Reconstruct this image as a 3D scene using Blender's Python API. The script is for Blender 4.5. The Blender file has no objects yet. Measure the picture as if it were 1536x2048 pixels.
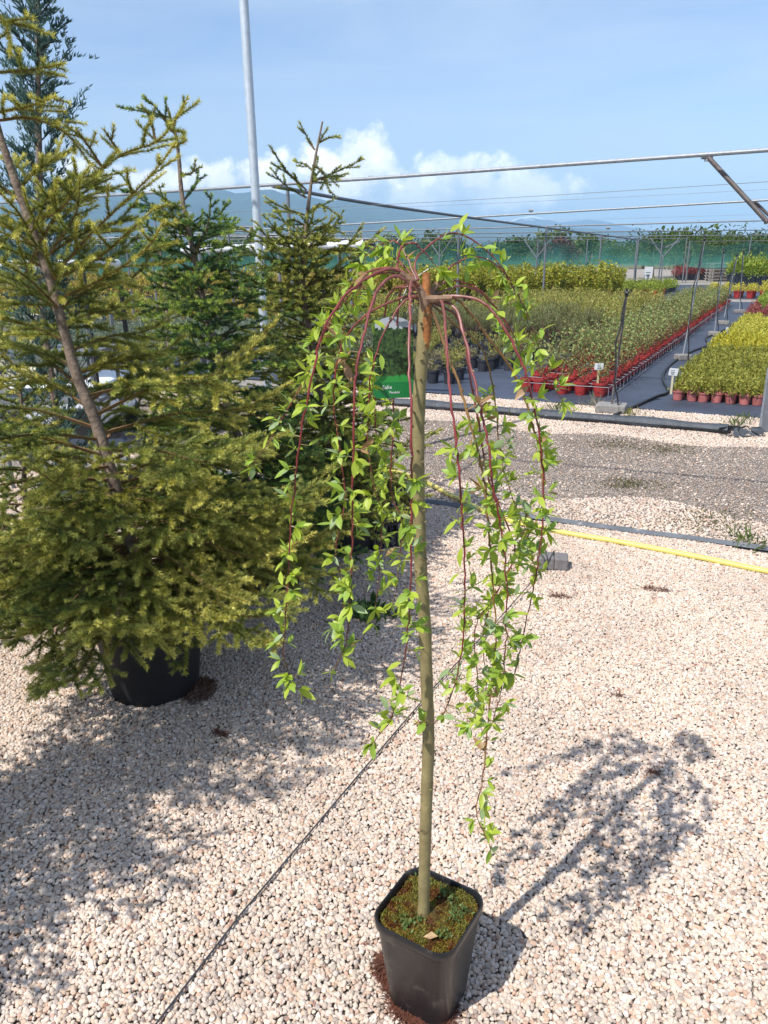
import bpy, math, random
import numpy as np
from mathutils import Vector, Matrix, Quaternion, noise as mnoise

sc = bpy.context.scene
C = sc.collection
# ------------------------------------------------------------------ camera, world, sun, exposure
PITCH, ROLL, CAMH, FPX = math.radians(18.45), math.radians(0.7), 1.6, 1547.0
cam = bpy.data.cameras.new('camera')
cam.sensor_fit = 'VERTICAL'
cam.sensor_height = 36.0
cam.lens = FPX / 2048.0 * 36.0
cam.clip_start = 0.05
cam.clip_end = 20000
camo = bpy.data.objects.new('camera', cam)
C.objects.link(camo)
camo.matrix_world = (Matrix.Translation((0, 0, CAMH)) @ Matrix.Rotation(math.pi/2 - PITCH, 4, 'X')
                     @ Matrix.Rotation(-ROLL, 4, 'Z'))
sc.camera = camo
sc.view_settings.view_transform = 'Standard'
sc.view_settings.look = 'None'
sc.view_settings.exposure = 0.3
sc.view_settings.gamma = 1.0
sc.view_settings.use_curve_mapping = False
sc.cycles.max_bounces = 8
sc.cycles.transparent_max_bounces = 16
sc.cycles.volume_bounces = 0

SUN_EL = math.radians(53.5)
SH = Vector((0.72, 0.69, 0)).normalized()          # the way shadows fall on the ground
sun = bpy.data.lights.new('sun', 'SUN')
sun.energy = 5.0
sun.angle = math.radians(0.5)
sun.color = (1.0, 0.965, 0.905)
suno = bpy.data.objects.new('sun', sun)
C.objects.link(suno)
sd = Vector((SH.x*math.cos(SUN_EL), SH.y*math.cos(SUN_EL), -math.sin(SUN_EL)))
suno.rotation_euler = sd.to_track_quat('-Z', 'Y').to_euler()
suno.location = (-5, -5, 9)


def ray(px, py):
    """viewing direction through a point of the photograph (1536 x 2048)"""
    x = (px-768)/FPX
    u = (1024-py)/FPX
    x, u = x*math.cos(ROLL)+u*math.sin(ROLL), -x*math.sin(ROLL)+u*math.cos(ROLL)
    return Vector((x, math.cos(PITCH)+u*math.sin(PITCH), -math.sin(PITCH)+u*math.cos(PITCH)))


def gp(px, py, z=0.0):
    d = ray(px, py)
    t = (z-CAMH)/d.z
    return Vector((d.x*t, d.y*t, z))


def at(px, py, Y):
    d = ray(px, py)
    t = Y/d.y
    return Vector((d.x*t, Y, CAMH+d.z*t))


world = bpy.data.worlds.new('World')
sc.world = world
world.use_nodes = True
wn, wl = world.node_tree.nodes, world.node_tree.links
wn.clear()


def wnode(t, **k):
    n = wn.new(t)
    for a, b in k.items():
        setattr(n, a, b)
    return n


def wm(op, a, b=None, c=None, clamp=False):
    n = wnode('ShaderNodeMath', operation=op, use_clamp=clamp)
    for i, v in enumerate((a, b, c)):
        if v is None:
            continue
        if isinstance(v, (int, float)):
            n.inputs[i].default_value = v
        else:
            wl.new(v, n.inputs[i])
    return n.outputs[0]


sky = wnode('ShaderNodeTexSky', sky_type='NISHITA')
sky.sun_disc = False
sky.sun_elevation = SUN_EL
sky.sun_rotation = math.atan2(-SH.x, -SH.y)
sky.air_density = 1.0
sky.dust_density = 0.6
sky.ozone_density = 1.6
tc = wnode('ShaderNodeTexCoord')
sep = wnode('ShaderNodeSeparateXYZ')
wl.new(tc.outputs['Generated'], sep.inputs[0])
az = wm('ARCTAN2', sep.outputs[0], sep.outputs[1])
el = wm('ARCSINE', sep.outputs[2])
nz = wnode('ShaderNodeTexNoise')
nz.inputs['Scale'].default_value = 17
nz.inputs['Detail'].default_value = 9
nz.inputs['Roughness'].default_value = 0.6
wl.new(tc.outputs['Generated'], nz.inputs['Vector'])
nb = wnode('ShaderNodeTexNoise')
nb.inputs['Scale'].default_value = 42
nb.inputs['Detail'].default_value = 5
wl.new(tc.outputs['Generated'], nb.inputs['Vector'])
edge = wm('ADD', wm('MULTIPLY', wm('SUBTRACT', nz.outputs[0], 0.5), 2.6), wm('MULTIPLY', wm('SUBTRACT', nb.outputs[0], 0.5), 0.9))
mask = None
for px, py, rx, ry, amp in ((742, 318, 88, 66, 1.0), (690, 348, 130, 50, 1.0), (930, 352, 100, 46, .8), (1010, 380, 150, 42, .62), (860, 385, 120, 40, .6),
                            (430, 358, 75, 30, 1.0), (530, 356, 60, 30, 1.0), (170, 350, 60, 32, .95), (330, 365, 70, 22, .8),
                            (-260, 340, 180, 50, .9), (1900, 380, 190, 45, .8), (-700, 360, 150, 50, .8), (2500, 360, 200, 50, .8)):
    d = ray(px, py).normalized()
    a0, e0 = math.atan2(d.x, d.y), math.asin(d.z)
    da = wm('DIVIDE', wm('SUBTRACT', az, a0), rx/1631*1.05)
    de = wm('DIVIDE', wm('SUBTRACT', el, e0), ry/1631*1.05)
    r = wm('SQRT', wm('ADD', wm('MULTIPLY', da, da), wm('MULTIPLY', de, de)))
    m = wm('MULTIPLY', wm('MULTIPLY', wm('ADD', wm('SUBTRACT', 1.0, r), edge), 2.3, clamp=True), amp)
    mask = m if mask is None else wm('MAXIMUM', mask, m)
# thin high cloud, drawn out sideways
mp = wnode('ShaderNodeMapping')
mp.inputs['Scale'].default_value = (1.2, 1.2, 7.0)
mp.inputs['Rotation'].default_value = (0, 0.22, 0)
wl.new(tc.outputs['Generated'], mp.inputs[0])
nc = wnode('ShaderNodeTexNoise')
nc.inputs['Scale'].default_value = 1.5
nc.inputs['Detail'].default_value = 6
nc.inputs['Roughness'].default_value = 0.55
nc.inputs['Distortion'].default_value = 0.6
wl.new(mp.outputs[0], nc.inputs['Vector'])
cirrus = wm('MULTIPLY', wm('SUBTRACT', nc.outputs[0], 0.34, clamp=True), 2.3, clamp=True)
shade = wnode('ShaderNodeValToRGB')
shade.color_ramp.elements[0].position = 0.36
shade.color_ramp.elements[0].color = (6.8, 7.3, 8.1, 1)
shade.color_ramp.elements[1].position = 0.6
shade.color_ramp.elements[1].color = (11.5, 11.3, 11.0, 1)
wl.new(nz.outputs[0], shade.inputs[0])
tint = wnode('ShaderNodeMix', data_type='RGBA', blend_type='MULTIPLY')
tint.inputs[0].default_value = 1.0
wl.new(sky.outputs[0], tint.inputs[6])
tint.inputs[7].default_value = (1.0, 1.01, 1.10, 1)
mx1 = wnode('ShaderNodeMix', data_type='RGBA')
wl.new(wm('MULTIPLY', cirrus, 0.85), mx1.inputs[0])
wl.new(tint.outputs[2], mx1.inputs[6])
mx1.inputs[7].default_value = (4.6, 5.4, 6.3, 1)
mx2 = wnode('ShaderNodeMix', data_type='RGBA')
wl.new(mask, mx2.inputs[0])
wl.new(mx1.outputs[2], mx2.inputs[6])
wl.new(shade.outputs[0], mx2.inputs[7])
bg = wnode('ShaderNodeBackground')
bg.inputs[1].default_value = 0.14
wl.new(mx2.outputs[2], bg.inputs[0])
wo = wnode('ShaderNodeOutputWorld')
wl.new(bg.outputs[0], wo.inputs[0])

# ------------------------------------------------------------------ helpers
rnd = random.Random(7)


def tag(o, label=None, cat=None, group=None, kind=None):
    if label:
        o['label'] = label
    if cat:
        o['category'] = cat
    if group:
        o['group'] = group
    if kind:
        o['kind'] = kind
    return o


def empty(name, loc, label=None, cat=None, group=None):
    o = bpy.data.objects.new(name, None)
    o.empty_display_size = 0.05
    o.location = loc
    C.objects.link(o)
    return tag(o, label, cat, group)


def link(name, me, parent=None, loc=None):
    o = bpy.data.objects.new(name, me)
    C.objects.link(o)
    if parent:
        o.parent = parent
    if loc is not None:
        o.location = loc
    return o


def npmesh(name, V, F, mats, col=None, mi=None, smooth=False):
    """mesh from arrays: V (n,3), F (m,k) all faces the same size, col per vertex"""
    me = bpy.data.meshes.new(name)
    V = np.asarray(V, np.float32)
    F = np.asarray(F, np.int32)
    m, k = F.shape
    me.vertices.add(len(V))
    me.vertices.foreach_set('co', V.ravel())
    me.loops.add(m*k)
    me.loops.foreach_set('vertex_index', F.ravel())
    me.polygons.add(m)
    me.polygons.foreach_set('loop_start', np.arange(0, m*k, k, dtype=np.int32))
    for t in mats:
        me.materials.append(t)
    if mi is not None:
        me.polygons.foreach_set('material_index', np.asarray(mi, np.int32))
    if col is not None:
        a = me.color_attributes.new('Col', 'FLOAT_COLOR', 'POINT')
        c = np.ones((len(V), 4), np.float32)
        c[:, :3] = col
        a.data.foreach_set('color', c.ravel())
    me.polygons.foreach_set('use_smooth', np.full(m, smooth))
    me.update(calc_edges=True)
    me.validate()
    return me


class MB:
    def __init__(s):
        s.v, s.f, s.m, s.o = [], [], [], Vector((0, 0, 0))

    def quad(s, pts, m=0):
        n = len(s.v)
        s.v += [Vector(p) for p in pts]
        s.f.append(tuple(range(n, n+len(pts))))
        s.m.append(m)

    def box(s, c, size, rz=0, m=0, M=None):
        n = len(s.v)
        R = Matrix.Rotation(rz, 3, 'Z') if M is None else M
        c = Vector(c)
        for z in (-.5, .5):
            for x, y in ((-.5, -.5), (.5, -.5), (.5, .5), (-.5, .5)):
                s.v.append(c + R @ Vector((x*size[0], y*size[1], z*size[2])))
        for f in ((3, 2, 1, 0), (4, 5, 6, 7), (0, 1, 5, 4), (1, 2, 6, 5), (2, 3, 7, 6), (3, 0, 4, 7)):
            s.f.append(tuple(n+i for i in f))
            s.m.append(m)

    def tube(s, pts, rad, sides=6, m=0, cap=True):
        pts = [Vector(p) for p in pts]
        if isinstance(rad, (int, float)):
            rad = [rad]*len(pts)
        n0 = len(s.v)
        prev = None
        for i, p in enumerate(pts):
            t = (pts[min(i+1, len(pts)-1)] - pts[max(i-1, 0)])
            t = t.normalized() if t.length > 1e-9 else Vector((0, 0, 1))
            if prev is None:
                a = t.cross(Vector((0, 0, 1)))
                if a.length < 1e-3:
                    a = t.cross(Vector((1, 0, 0)))
                a.normalize()
            else:
                a = prev - t*prev.dot(t)
                a = a.normalized() if a.length > 1e-6 else t.orthogonal().normalized()
            prev = a
            b = t.cross(a)
            for k in range(sides):
                w = 2*math.pi*k/sides
                s.v.append(p + (a*math.cos(w) + b*math.sin(w))*rad[i])
        for i in range(len(pts)-1):
            for k in range(sides):
                q = n0+i*sides
                s.f.append((q+k, q+(k+1) % sides, q+sides+(k+1) % sides, q+sides+k))
                s.m.append(m)
        if cap:
            s.f.append(tuple(n0+k for k in reversed(range(sides))))
            s.m.append(m)
            q = n0+(len(pts)-1)*sides
            s.f.append(tuple(q+k for k in range(sides)))
            s.m.append(m)

    def lathe(s, prof, c=(0, 0, 0), sides=20, m=0):
        n0 = len(s.v)
        c = Vector(c)
        for r, z in prof:
            for k in range(sides):
                w = 2*math.pi*k/sides
                s.v.append(c+Vector((r*math.cos(w), r*math.sin(w), z)))
        for i in range(len(prof)-1):
            for k in range(sides):
                q = n0+i*sides
                s.f.append((q+k, q+(k+1) % sides, q+sides+(k+1) % sides, q+sides+k))
                s.m.append(m)

    def rsquare(s, prof, c=(0, 0, 0), rz=0, n=6, m=0, cap_last=False):
        """stack of rounded squares: (side, corner radius, z)"""
        n0 = len(s.v)
        c = Vector(c)
        R = Matrix.Rotation(rz, 3, 'Z')
        k = 4*n
        for side, r, z in prof:
            for q in range(4):
                cx, cy = [(1, 1), (-1, 1), (-1, -1), (1, -1)][q]
                for i in range(n):
                    w = math.pi/2*(q + i/(n-1))
                    s.v.append(c + R @ Vector((cx*(side/2-r)+r*math.cos(w), cy*(side/2-r)+r*math.sin(w), z)))
        for i in range(len(prof)-1):
            for j in range(k):
                q = n0+i*k
                s.f.append((q+j, q+(j+1) % k, q+k+(j+1) % k, q+k+j))
                s.m.append(m)
        if cap_last:
            q = n0+(len(prof)-1)*k
            s.f.append(tuple(q+j for j in range(k)))
            s.m.append(m)

    def mesh(s, name, mats, smooth=True, off=None):
        me = bpy.data.meshes.new(name)
        o = Vector(off) if off is not None else Vector((0, 0, 0))
        me.from_pydata([tuple(p-o) for p in s.v], [], s.f)
        for t in (mats if isinstance(mats, (list, tuple)) else [mats]):
            me.materials.append(t)
        me.polygons.foreach_set('material_index', np.asarray(s.m, np.int32))
        if smooth:
            me.polygons.foreach_set('use_smooth', np.ones(len(s.f), bool))
            me.set_sharp_from_angle(angle=math.radians(40))
        me.update()
        return me

    def build(s, name, mats, parent=None, smooth=True, off=None):
        if off is None and parent is not None:
            off = parent_origin(parent)
        return link(name, s.mesh(name, mats, smooth, off), parent)


def parent_origin(o):
    p = Vector((0, 0, 0))
    while o is not None:
        p += Vector(o.location)
        o = o.parent
    return p


def spline(pts, n=6):
    """Catmull-Rom through pts"""
    P = [Vector(p) for p in pts]
    P = [P[0]*2-P[1]] + P + [P[-1]*2-P[-2]]
    out = []
    for i in range(1, len(P)-2):
        a, b, c, d = P[i-1:i+3]
        for k in range(n):
            t = k/n
            out.append(.5*((2*b)+(c-a)*t+(2*a-5*b+4*c-d)*t*t+(3*b-a-3*c+d)*t**3))
    out.append(P[-2])
    return out


# ------------------------------------------------------------------ materials
def mat(name, col, rough=.7, noise=None, bump=None, metal=0, spec=.5, trans=0, coords='Object', attr=False, rnd_amt=0, wear=None):
    """noise=(scale, amount) mottles the colour, bump=(scale, distance), wear=(colour, scale, threshold)"""
    m = bpy.data.materials.new(name)
    m.use_nodes = True
    N, L = m.node_tree.nodes, m.node_tree.links
    b = N['Principled BSDF']
    out = N['Material Output']
    b.inputs['Roughness'].default_value = rough
    b.inputs['Metallic'].default_value = metal
    b.inputs['Specular IOR Level'].default_value = spec
    t = N.new('ShaderNodeTexCoord')
    if attr:
        a = N.new('ShaderNodeAttribute')
        a.attribute_name = 'Col'
        src = a.outputs['Color']
    else:
        a = N.new('ShaderNodeRGB')
        a.outputs[0].default_value = (*col, 1)
        src = a.outputs[0]
    if noise:
        n = N.new('ShaderNodeTexNoise')
        n.inputs['Scale'].default_value = noise[0]
        n.inputs['Detail'].default_value = 7
        n.inputs['Roughness'].default_value = .62
        L.new(t.outputs[coords], n.inputs['Vector'])
        mr = N.new('ShaderNodeMapRange')
        mr.inputs[1].default_value = .3
        mr.inputs[2].default_value = .7
        mr.inputs[3].default_value = 1-noise[1]
        mr.inputs[4].default_value = 1+noise[1]
        L.new(n.outputs[0], mr.inputs[0])
        hs = N.new('ShaderNodeHueSaturation')
        L.new(mr.outputs[0], hs.inputs['Value'])
        L.new(src, hs.inputs['Color'])
        src = hs.outputs[0]
    if rnd_amt:
        oi = N.new('ShaderNodeObjectInfo')
        mr = N.new('ShaderNodeMapRange')
        mr.inputs[3].default_value = 1-rnd_amt
        mr.inputs[4].default_value = 1+rnd_amt
        L.new(oi.outputs['Random'], mr.inputs[0])
        hs = N.new('ShaderNodeHueSaturation')
        L.new(mr.outputs[0], hs.inputs['Value'])
        L.new(src, hs.inputs['Color'])
        src = hs.outputs[0]
    if wear:
        n = N.new('ShaderNodeTexNoise')
        n.inputs['Scale'].default_value = wear[1]
        n.inputs['Detail'].default_value = 8
        n.inputs['Roughness'].default_value = .65
        L.new(t.outputs[coords], n.inputs['Vector'])
        r = N.new('ShaderNodeMapRange')
        r.inputs[1].default_value = wear[2]
        r.inputs[2].default_value = wear[2]+.14
        L.new(n.outputs[0], r.inputs[0])
        x = N.new('ShaderNodeMix')
        x.data_type = 'RGBA'
        L.new(r.outputs[0], x.inputs[0])
        L.new(src, x.inputs[6])
        x.inputs[7].default_value = (*wear[0], 1)
        src = x.outputs[2]
    L.new(src, b.inputs['Base Color'])
    if bump:
        n = N.new('ShaderNodeTexNoise')
        n.inputs['Scale'].default_value = bump[0]
        n.inputs['Detail'].default_value = 6
        L.new(t.outputs[coords], n.inputs['Vector'])
        bp = N.new('ShaderNodeBump')
        bp.inputs['Distance'].default_value = bump[1]
        bp.inputs['Strength'].default_value = .8
        L.new(n.outputs[0], bp.inputs['Height'])
        L.new(bp.outputs[0], b.inputs['Normal'])
    if trans:
        tr = N.new('ShaderNodeBsdfTranslucent')
        hs = N.new('ShaderNodeHueSaturation')
        hs.inputs['Saturation'].default_value = 1.1
        hs.inputs['Value'].default_value = 1.25
        L.new(src, hs.inputs['Color'])
        L.new(hs.outputs[0], tr.inputs[0])
        ms = N.new('ShaderNodeMixShader')
        ms.inputs[0].default_value = trans
        L.new(b.outputs[0], ms.inputs[1])
        L.new(tr.outputs[0], ms.inputs[2])
        L.new(ms.outputs[0], out.inputs[0])
    return m


M_needle = mat('needles', (0, 0, 0), .5, attr=True, trans=.2, spec=.35)
M_foliage = mat('foliage', (0, 0, 0), .55, attr=True, trans=.3, spec=.3)
M_bark = mat('spruce_bark', (.21, .155, .115), .9, noise=(38, .45), bump=(90, .006))
M_twig = mat('spruce_twig', (.20, .115, .05), .85, noise=(60, .3))
M_wbark = mat('willow_bark', (.235, .19, .085), .62, noise=(30, .28), bump=(120, .0012), wear=((.10, .075, .035), 34, .6))
M_wred = mat('willow_shoot_red', (.27, .055, .035), .42, noise=(22, .35), wear=((.24, .13, .07), 16, .56))
M_wolive = mat('willow_shoot_olive', (.24, .12, .035), .45, noise=(22, .35), wear=((.17, .05, .02), 30, .55))
M_wpink = mat('willow_shoot_old', (.30, .17, .12), .55, noise=(26, .35), wear=((.2, .05, .04), 20, .56))
M_shoot = mat('willow_shoot', (0, 0, 0), .45, noise=(45, .32), attr=True, wear=((.22, .13, .06), 40, .66))
M_knot = mat('graft_bark', (.21, .125, .075), .75, noise=(40, .35), bump=(120, .002), wear=((.27, .11, .075), 30, .56))
M_stub = mat('orange_stub', (.34, .13, .035), .6, noise=(50, .45), bump=(160, .002))
M_lime = mat('willow_leaf_lime', (.40, .49, .065), .42, noise=(55, .22), trans=.38, spec=.4)
M_green = mat('willow_leaf_green', (.275, .40, .06), .42, noise=(55, .22), trans=.36, spec=.4)
M_silver = mat('willow_leaf_pale', (.28, .37, .17), .55, noise=(55, .15), trans=.3)
M_bronze = mat('willow_leaf_bronze', (.36, .22, .11), .42, noise=(50, .25), trans=.34, spec=.4)
M_pot = mat('black_pot', (.013, .0135, .015), .33, noise=(9, .35), wear=((.075, .066, .055), 17, .57), bump=(70, .0006))
M_bigpot = mat('big_black_pot', (.012, .012, .014), .55, noise=(8, .3), wear=((.03, .029, .028), 20, .64))
M_redpot = mat('red_pot', (.33, .028, .024), .5, noise=(12, .2), rnd_amt=.16, wear=((.30, .12, .09), 22, .68))
M_pinkpot = mat('faded_red_pot', (.37, .115, .105), .6, noise=(14, .2), rnd_amt=.14, wear=((.36, .21, .18), 25, .62))
M_greypot = mat('dark_pot', (.03, .033, .042), .5, noise=(12, .2), rnd_amt=.25)
M_soil = mat('soil', (.055, .032, .018), .95, noise=(60, .4), bump=(120, .01))
M_mosssoil = mat('moss', (.10, .075, .012), .95, noise=(60, .6), bump=(150, .012), wear=((.11, .035, .012), 22, .5))
M_cloth = mat('ground_cloth', (.04, .046, .06), .62, noise=(2.2, .3), bump=(9, .02), wear=((.10, .105, .115), 3.2, .6), coords='Generated')
M_roll = mat('cloth_roll', (.05, .058, .07), .6, noise=(6, .3), bump=(20, .02), wear=((.16, .16, .16), 9, .6))
M_galv = mat('galvanised_steel', (.30, .32, .345), .6, noise=(20, .2), metal=.3, bump=(60, .0006))
M_post = mat('pale_galvanised_post', (.55, .61, .66), .5, noise=(24, .12), metal=.4, bump=(60, .0004))
M_steel = mat('grey_steel', (.17, .18, .20), .55, noise=(18, .2), metal=.3)
M_rust = mat('dull_brown_steel', (.13, .11, .105), .6, noise=(18, .3), metal=.3)
M_white = mat('white_film', (.75, .77, .8), .4, noise=(8, .08), bump=(14, .01))
M_whitep = mat('white_plastic', (.78, .78, .74), .5)
M_cream = mat('cream_plastic', (.62, .55, .38), .55)
M_black = mat('black_rubber', (.014, .014, .015), .45, noise=(20, .2))
M_yellow = mat('yellow_hose', (.66, .56, .14), .42, noise=(5, .12), wear=((.40, .34, .12), 11, .6))
M_conc = mat('concrete', (.24, .225, .21), .9, noise=(26, .25), bump=(110, .004))
M_paver = mat('paver', (.17, .155, .155), .92, noise=(40, .22), bump=(160, .003))
M_cord = mat('dark_cord', (.05, .05, .055), .8)
M_fiber = mat('coir', (.11, .035, .018), .9, noise=(30, .4))
M_strip = mat('edging', (.11, .12, .135), .7, noise=(8, .3), wear=((.33, .31, .28), 16, .6))
M_signw = mat('sign_white', (.8, .8, .8), .5)
M_wood = mat('weathered_wood', (.34, .31, .28), .85, noise=(12, .25))
M_woodstick = mat('stake_wood', (.5, .41, .22), .8, noise=(20, .2))
M_tagged = mat('tag_green', (.012, .17, .045), .35)

# pebbles: colour by instance
M_peb = bpy.data.materials.new('pebble')
M_peb.use_nodes = True
N, L = M_peb.node_tree.nodes, M_peb.node_tree.links
oi = N.new('ShaderNodeObjectInfo')
cr = N.new('ShaderNodeValToRGB')
cr.color_ramp.interpolation = 'LINEAR'
els = [(0, (0.364, 0.299, 0.248)), (.1, (0.546, 0.451, 0.372)), (.3, (0.650, 0.537, 0.443)), (.42, (0.546, 0.397, 0.283)), (.55, (0.715, 0.610, 0.525)), (.7, (0.598, 0.482, 0.384)),
       (.8, (0.520, 0.336, 0.236)), (.88, (0.754, 0.653, 0.572)), (.96, (0.403, 0.342, 0.301)), (1, (0.312, 0.171, 0.118))]
cr.color_ramp.elements[0].position, cr.color_ramp.elements[0].color = els[0][0], (*els[0][1], 1)
cr.color_ramp.elements[1].position, cr.color_ramp.elements[1].color = els[-1][0], (*els[-1][1], 1)
for p, c in els[1:-1]:
    cr.color_ramp.elements.new(p).color = (*c, 1)
L.new(oi.outputs['Random'], cr.inputs[0])
tcn = N.new('ShaderNodeNewGeometry')
nn = N.new('ShaderNodeTexNoise')
nn.inputs['Scale'].default_value = 1.6
nn.inputs['Detail'].default_value = 5
L.new(tcn.outputs['Position'], nn.inputs['Vector'])
hs = N.new('ShaderNodeHueSaturation')
mr = N.new('ShaderNodeMapRange')
mr.inputs[1].default_value, mr.inputs[2].default_value, mr.inputs[3].default_value, mr.inputs[4].default_value = .32, .68, .84, 1.08
L.new(nn.outputs[0], mr.inputs[0])
L.new(mr.outputs[0], hs.inputs['Value'])
L.new(cr.outputs[0], hs.inputs['Color'])
L.new(hs.outputs[0], N['Principled BSDF'].inputs['Base Color'])
N['Principled BSDF'].inputs['Roughness'].default_value = .85
N['Principled BSDF'].inputs['Specular IOR Level'].default_value = .25

# ------------------------------------------------------------------ bed axes: U runs away along the beds, W runs across to the right
A_BED = math.radians(27.6)
U = Vector((math.sin(A_BED), math.cos(A_BED), 0))
W = Vector((math.cos(A_BED), -math.sin(A_BED), 0))
O = Vector((2.6, 8.9, 0))


def bed(u, w, z=0.0):
    return O + U*u + W*w + Vector((0, 0, z))


# ------------------------------------------------------------------ ground sheets
def ground_mat():
    m = bpy.data.materials.new('gravel_ground')
    m.use_nodes = True
    N, L = m.node_tree.nodes, m.node_tree.links
    b = N['Principled BSDF']
    b.inputs['Roughness'].default_value = .95
    b.inputs['Specular IOR Level'].default_value = .15
    g = N.new('ShaderNodeNewGeometry')
    dt = N.new('ShaderNodeVectorMath')
    dt.operation = 'DOT_PRODUCT'
    L.new(g.outputs['Position'], dt.inputs[0])
    dt.inputs[1].default_value = U
    n1 = N.new('ShaderNodeTexNoise')
    n1.inputs['Scale'].default_value = 1.3
    n1.inputs['Detail'].default_value = 8
    n1.inputs['Roughness'].default_value = .65
    L.new(g.outputs['Position'], n1.inputs['Vector'])
    a = N.new('ShaderNodeMath')
    a.operation = 'MULTIPLY_ADD'
    L.new(n1.outputs[0], a.inputs[0])
    a.inputs[1].default_value = 1.1
    L.new(dt.outputs['Value'], a.inputs[2])
    u0 = O.dot(U) + .55
    r = N.new('ShaderNodeValToRGB')
    mrr = N.new('ShaderNodeMapRange')
    mrr.inputs[1].default_value = u0-5.2
    mrr.inputs[2].default_value = u0
    L.new(a.outputs[0], mrr.inputs[0])
    L.new(mrr.outputs[0], r.inputs[0])
    cs = [(0.0, (.23, .20, .17)), (.10, (.27, .24, .205)), (.20, (.25, .22, .19)), (.30, (.215, .19, .17)), (.42, (.205, .185, .168)), (.55, (.20, .182, .165)),
          (.66, (.235, .21, .185)), (.74, (.30, .27, .235)), (1.0, (.31, .28, .245))]
    r.color_ramp.elements[0].color = (*cs[0][1], 1)
    r.color_ramp.elements[1].color = (*cs[-1][1], 1)
    for p, c in cs[1:-1]:
        r.color_ramp.elements.new(p).color = (*c, 1)
    # stones painted only as small grain: the pebbles proper are geometry
    v = N.new('ShaderNodeTexVoronoi')
    v.inputs['Scale'].default_value = 62
    L.new(g.outputs['Position'], v.inputs['Vector'])
    sp = N.new('ShaderNodeSeparateColor')
    L.new(v.outputs['Color'], sp.inputs[0])
    mr = N.new('ShaderNodeMapRange')
    mr.inputs[3].default_value = .62
    mr.inputs[4].default_value = 1.4
    L.new(sp.outputs[0], mr.inputs[0])
    n2 = N.new('ShaderNodeTexNoise')
    n2.inputs['Scale'].default_value = 3.5
    n2.inputs['Detail'].default_value = 9
    n2.inputs['Roughness'].default_value = .7
    L.new(g.outputs['Position'], n2.inputs['Vector'])
    mr2 = N.new('ShaderNodeMapRange')
    mr2.inputs[1].default_value, mr2.inputs[2].default_value = .3, .7
    mr2.inputs[3].default_value, mr2.inputs[4].default_value = .78, 1.22
    L.new(n2.outputs[0], mr2.inputs[0])
    mu = N.new('ShaderNodeMath')
    mu.operation = 'MULTIPLY'
    L.new(mr.outputs[0], mu.inputs[0])
    L.new(mr2.outputs[0], mu.inputs[1])
    hs = N.new('ShaderNodeHueSaturation')
    L.new(mu.outputs[0], hs.inputs['Value'])
    L.new(r.outputs[0], hs.inputs['Color'])
    L.new(hs.outputs[0], b.inputs['Base Color'])
    bp = N.new('ShaderNodeBump')
    bp.inputs['Distance'].default_value = .01
    bp.inputs['Strength'].default_value = 1
    iv = N.new('ShaderNodeMath')
    iv.operation = 'SUBTRACT'
    iv.inputs[0].default_value = 1
    L.new(v.outputs['Distance'], iv.inputs[1])
    L.new(iv.outputs[0], bp.inputs['Height'])
    L.new(bp.outputs[0], b.inputs['Normal'])
    return m


def sheet(name, pts, m, z):
    mb = MB()
    mb.quad([Vector((p[0], p[1], z)) for p in pts])
    o = mb.build(name, m, smooth=False)
    o['kind'] = 'structure'
    return o


M_field = mat('field', (.12, .12, .055), .95, noise=(.05, .35), coords='Object')
sheet('ground', [(-7500, -7500), (7500, -7500), (7500, 7500), (-7500, 7500)], M_field, -.016)
M_ground = ground_mat()
sheet('gravel_yard', [(-60, -30), (60, -30), (60, 75), (-60, 75)], M_ground, -.004)


def cloth_sheet(name, u0, u1, w0, w1, seed):
    """weed cloth with a ragged, rippled edge"""
    r = random.Random(seed)
    nu, nw = 40, 90
    V, F = [], []
    for i in range(nu+1):
        for j in range(nw+1):
            t = (i/nu)**2
            u = u0+(u1-u0)*t
            w = w0+(w1-w0)*j/nw
            e = mnoise.noise(Vector((w*.8, seed, u*.3)))
            if i == 0:
                u += .10*e
            z = .004 + .010*max(0, mnoise.noise(Vector((w*1.3, u*1.3, seed+5)))) * (1 if u < u0+9 else 0)
            V.append(bed(u, w, z))
    for i in range(nu):
        for j in range(nw):
            a = i*(nw+1)+j
            F.append((a, a+1, a+nw+2, a+nw+1))
    me = npmesh(name, [tuple(v) for v in V], F, [M_clothg], smooth=True)
    o = link(name, me)
    o['kind'] = 'structure'


M_clothg = mat('weed_cloth', (.045, .055, .082), .6, noise=(1.6, .3), bump=(7, .02), wear=((.10, .112, .135), 2.4, .62))
cloth_sheet('ground_cloth', -.6, 19.0, -22, 9, 3)
cloth_sheet('ground_cloth_far', 20.6, 32.5, -28, 14, 8)

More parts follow.
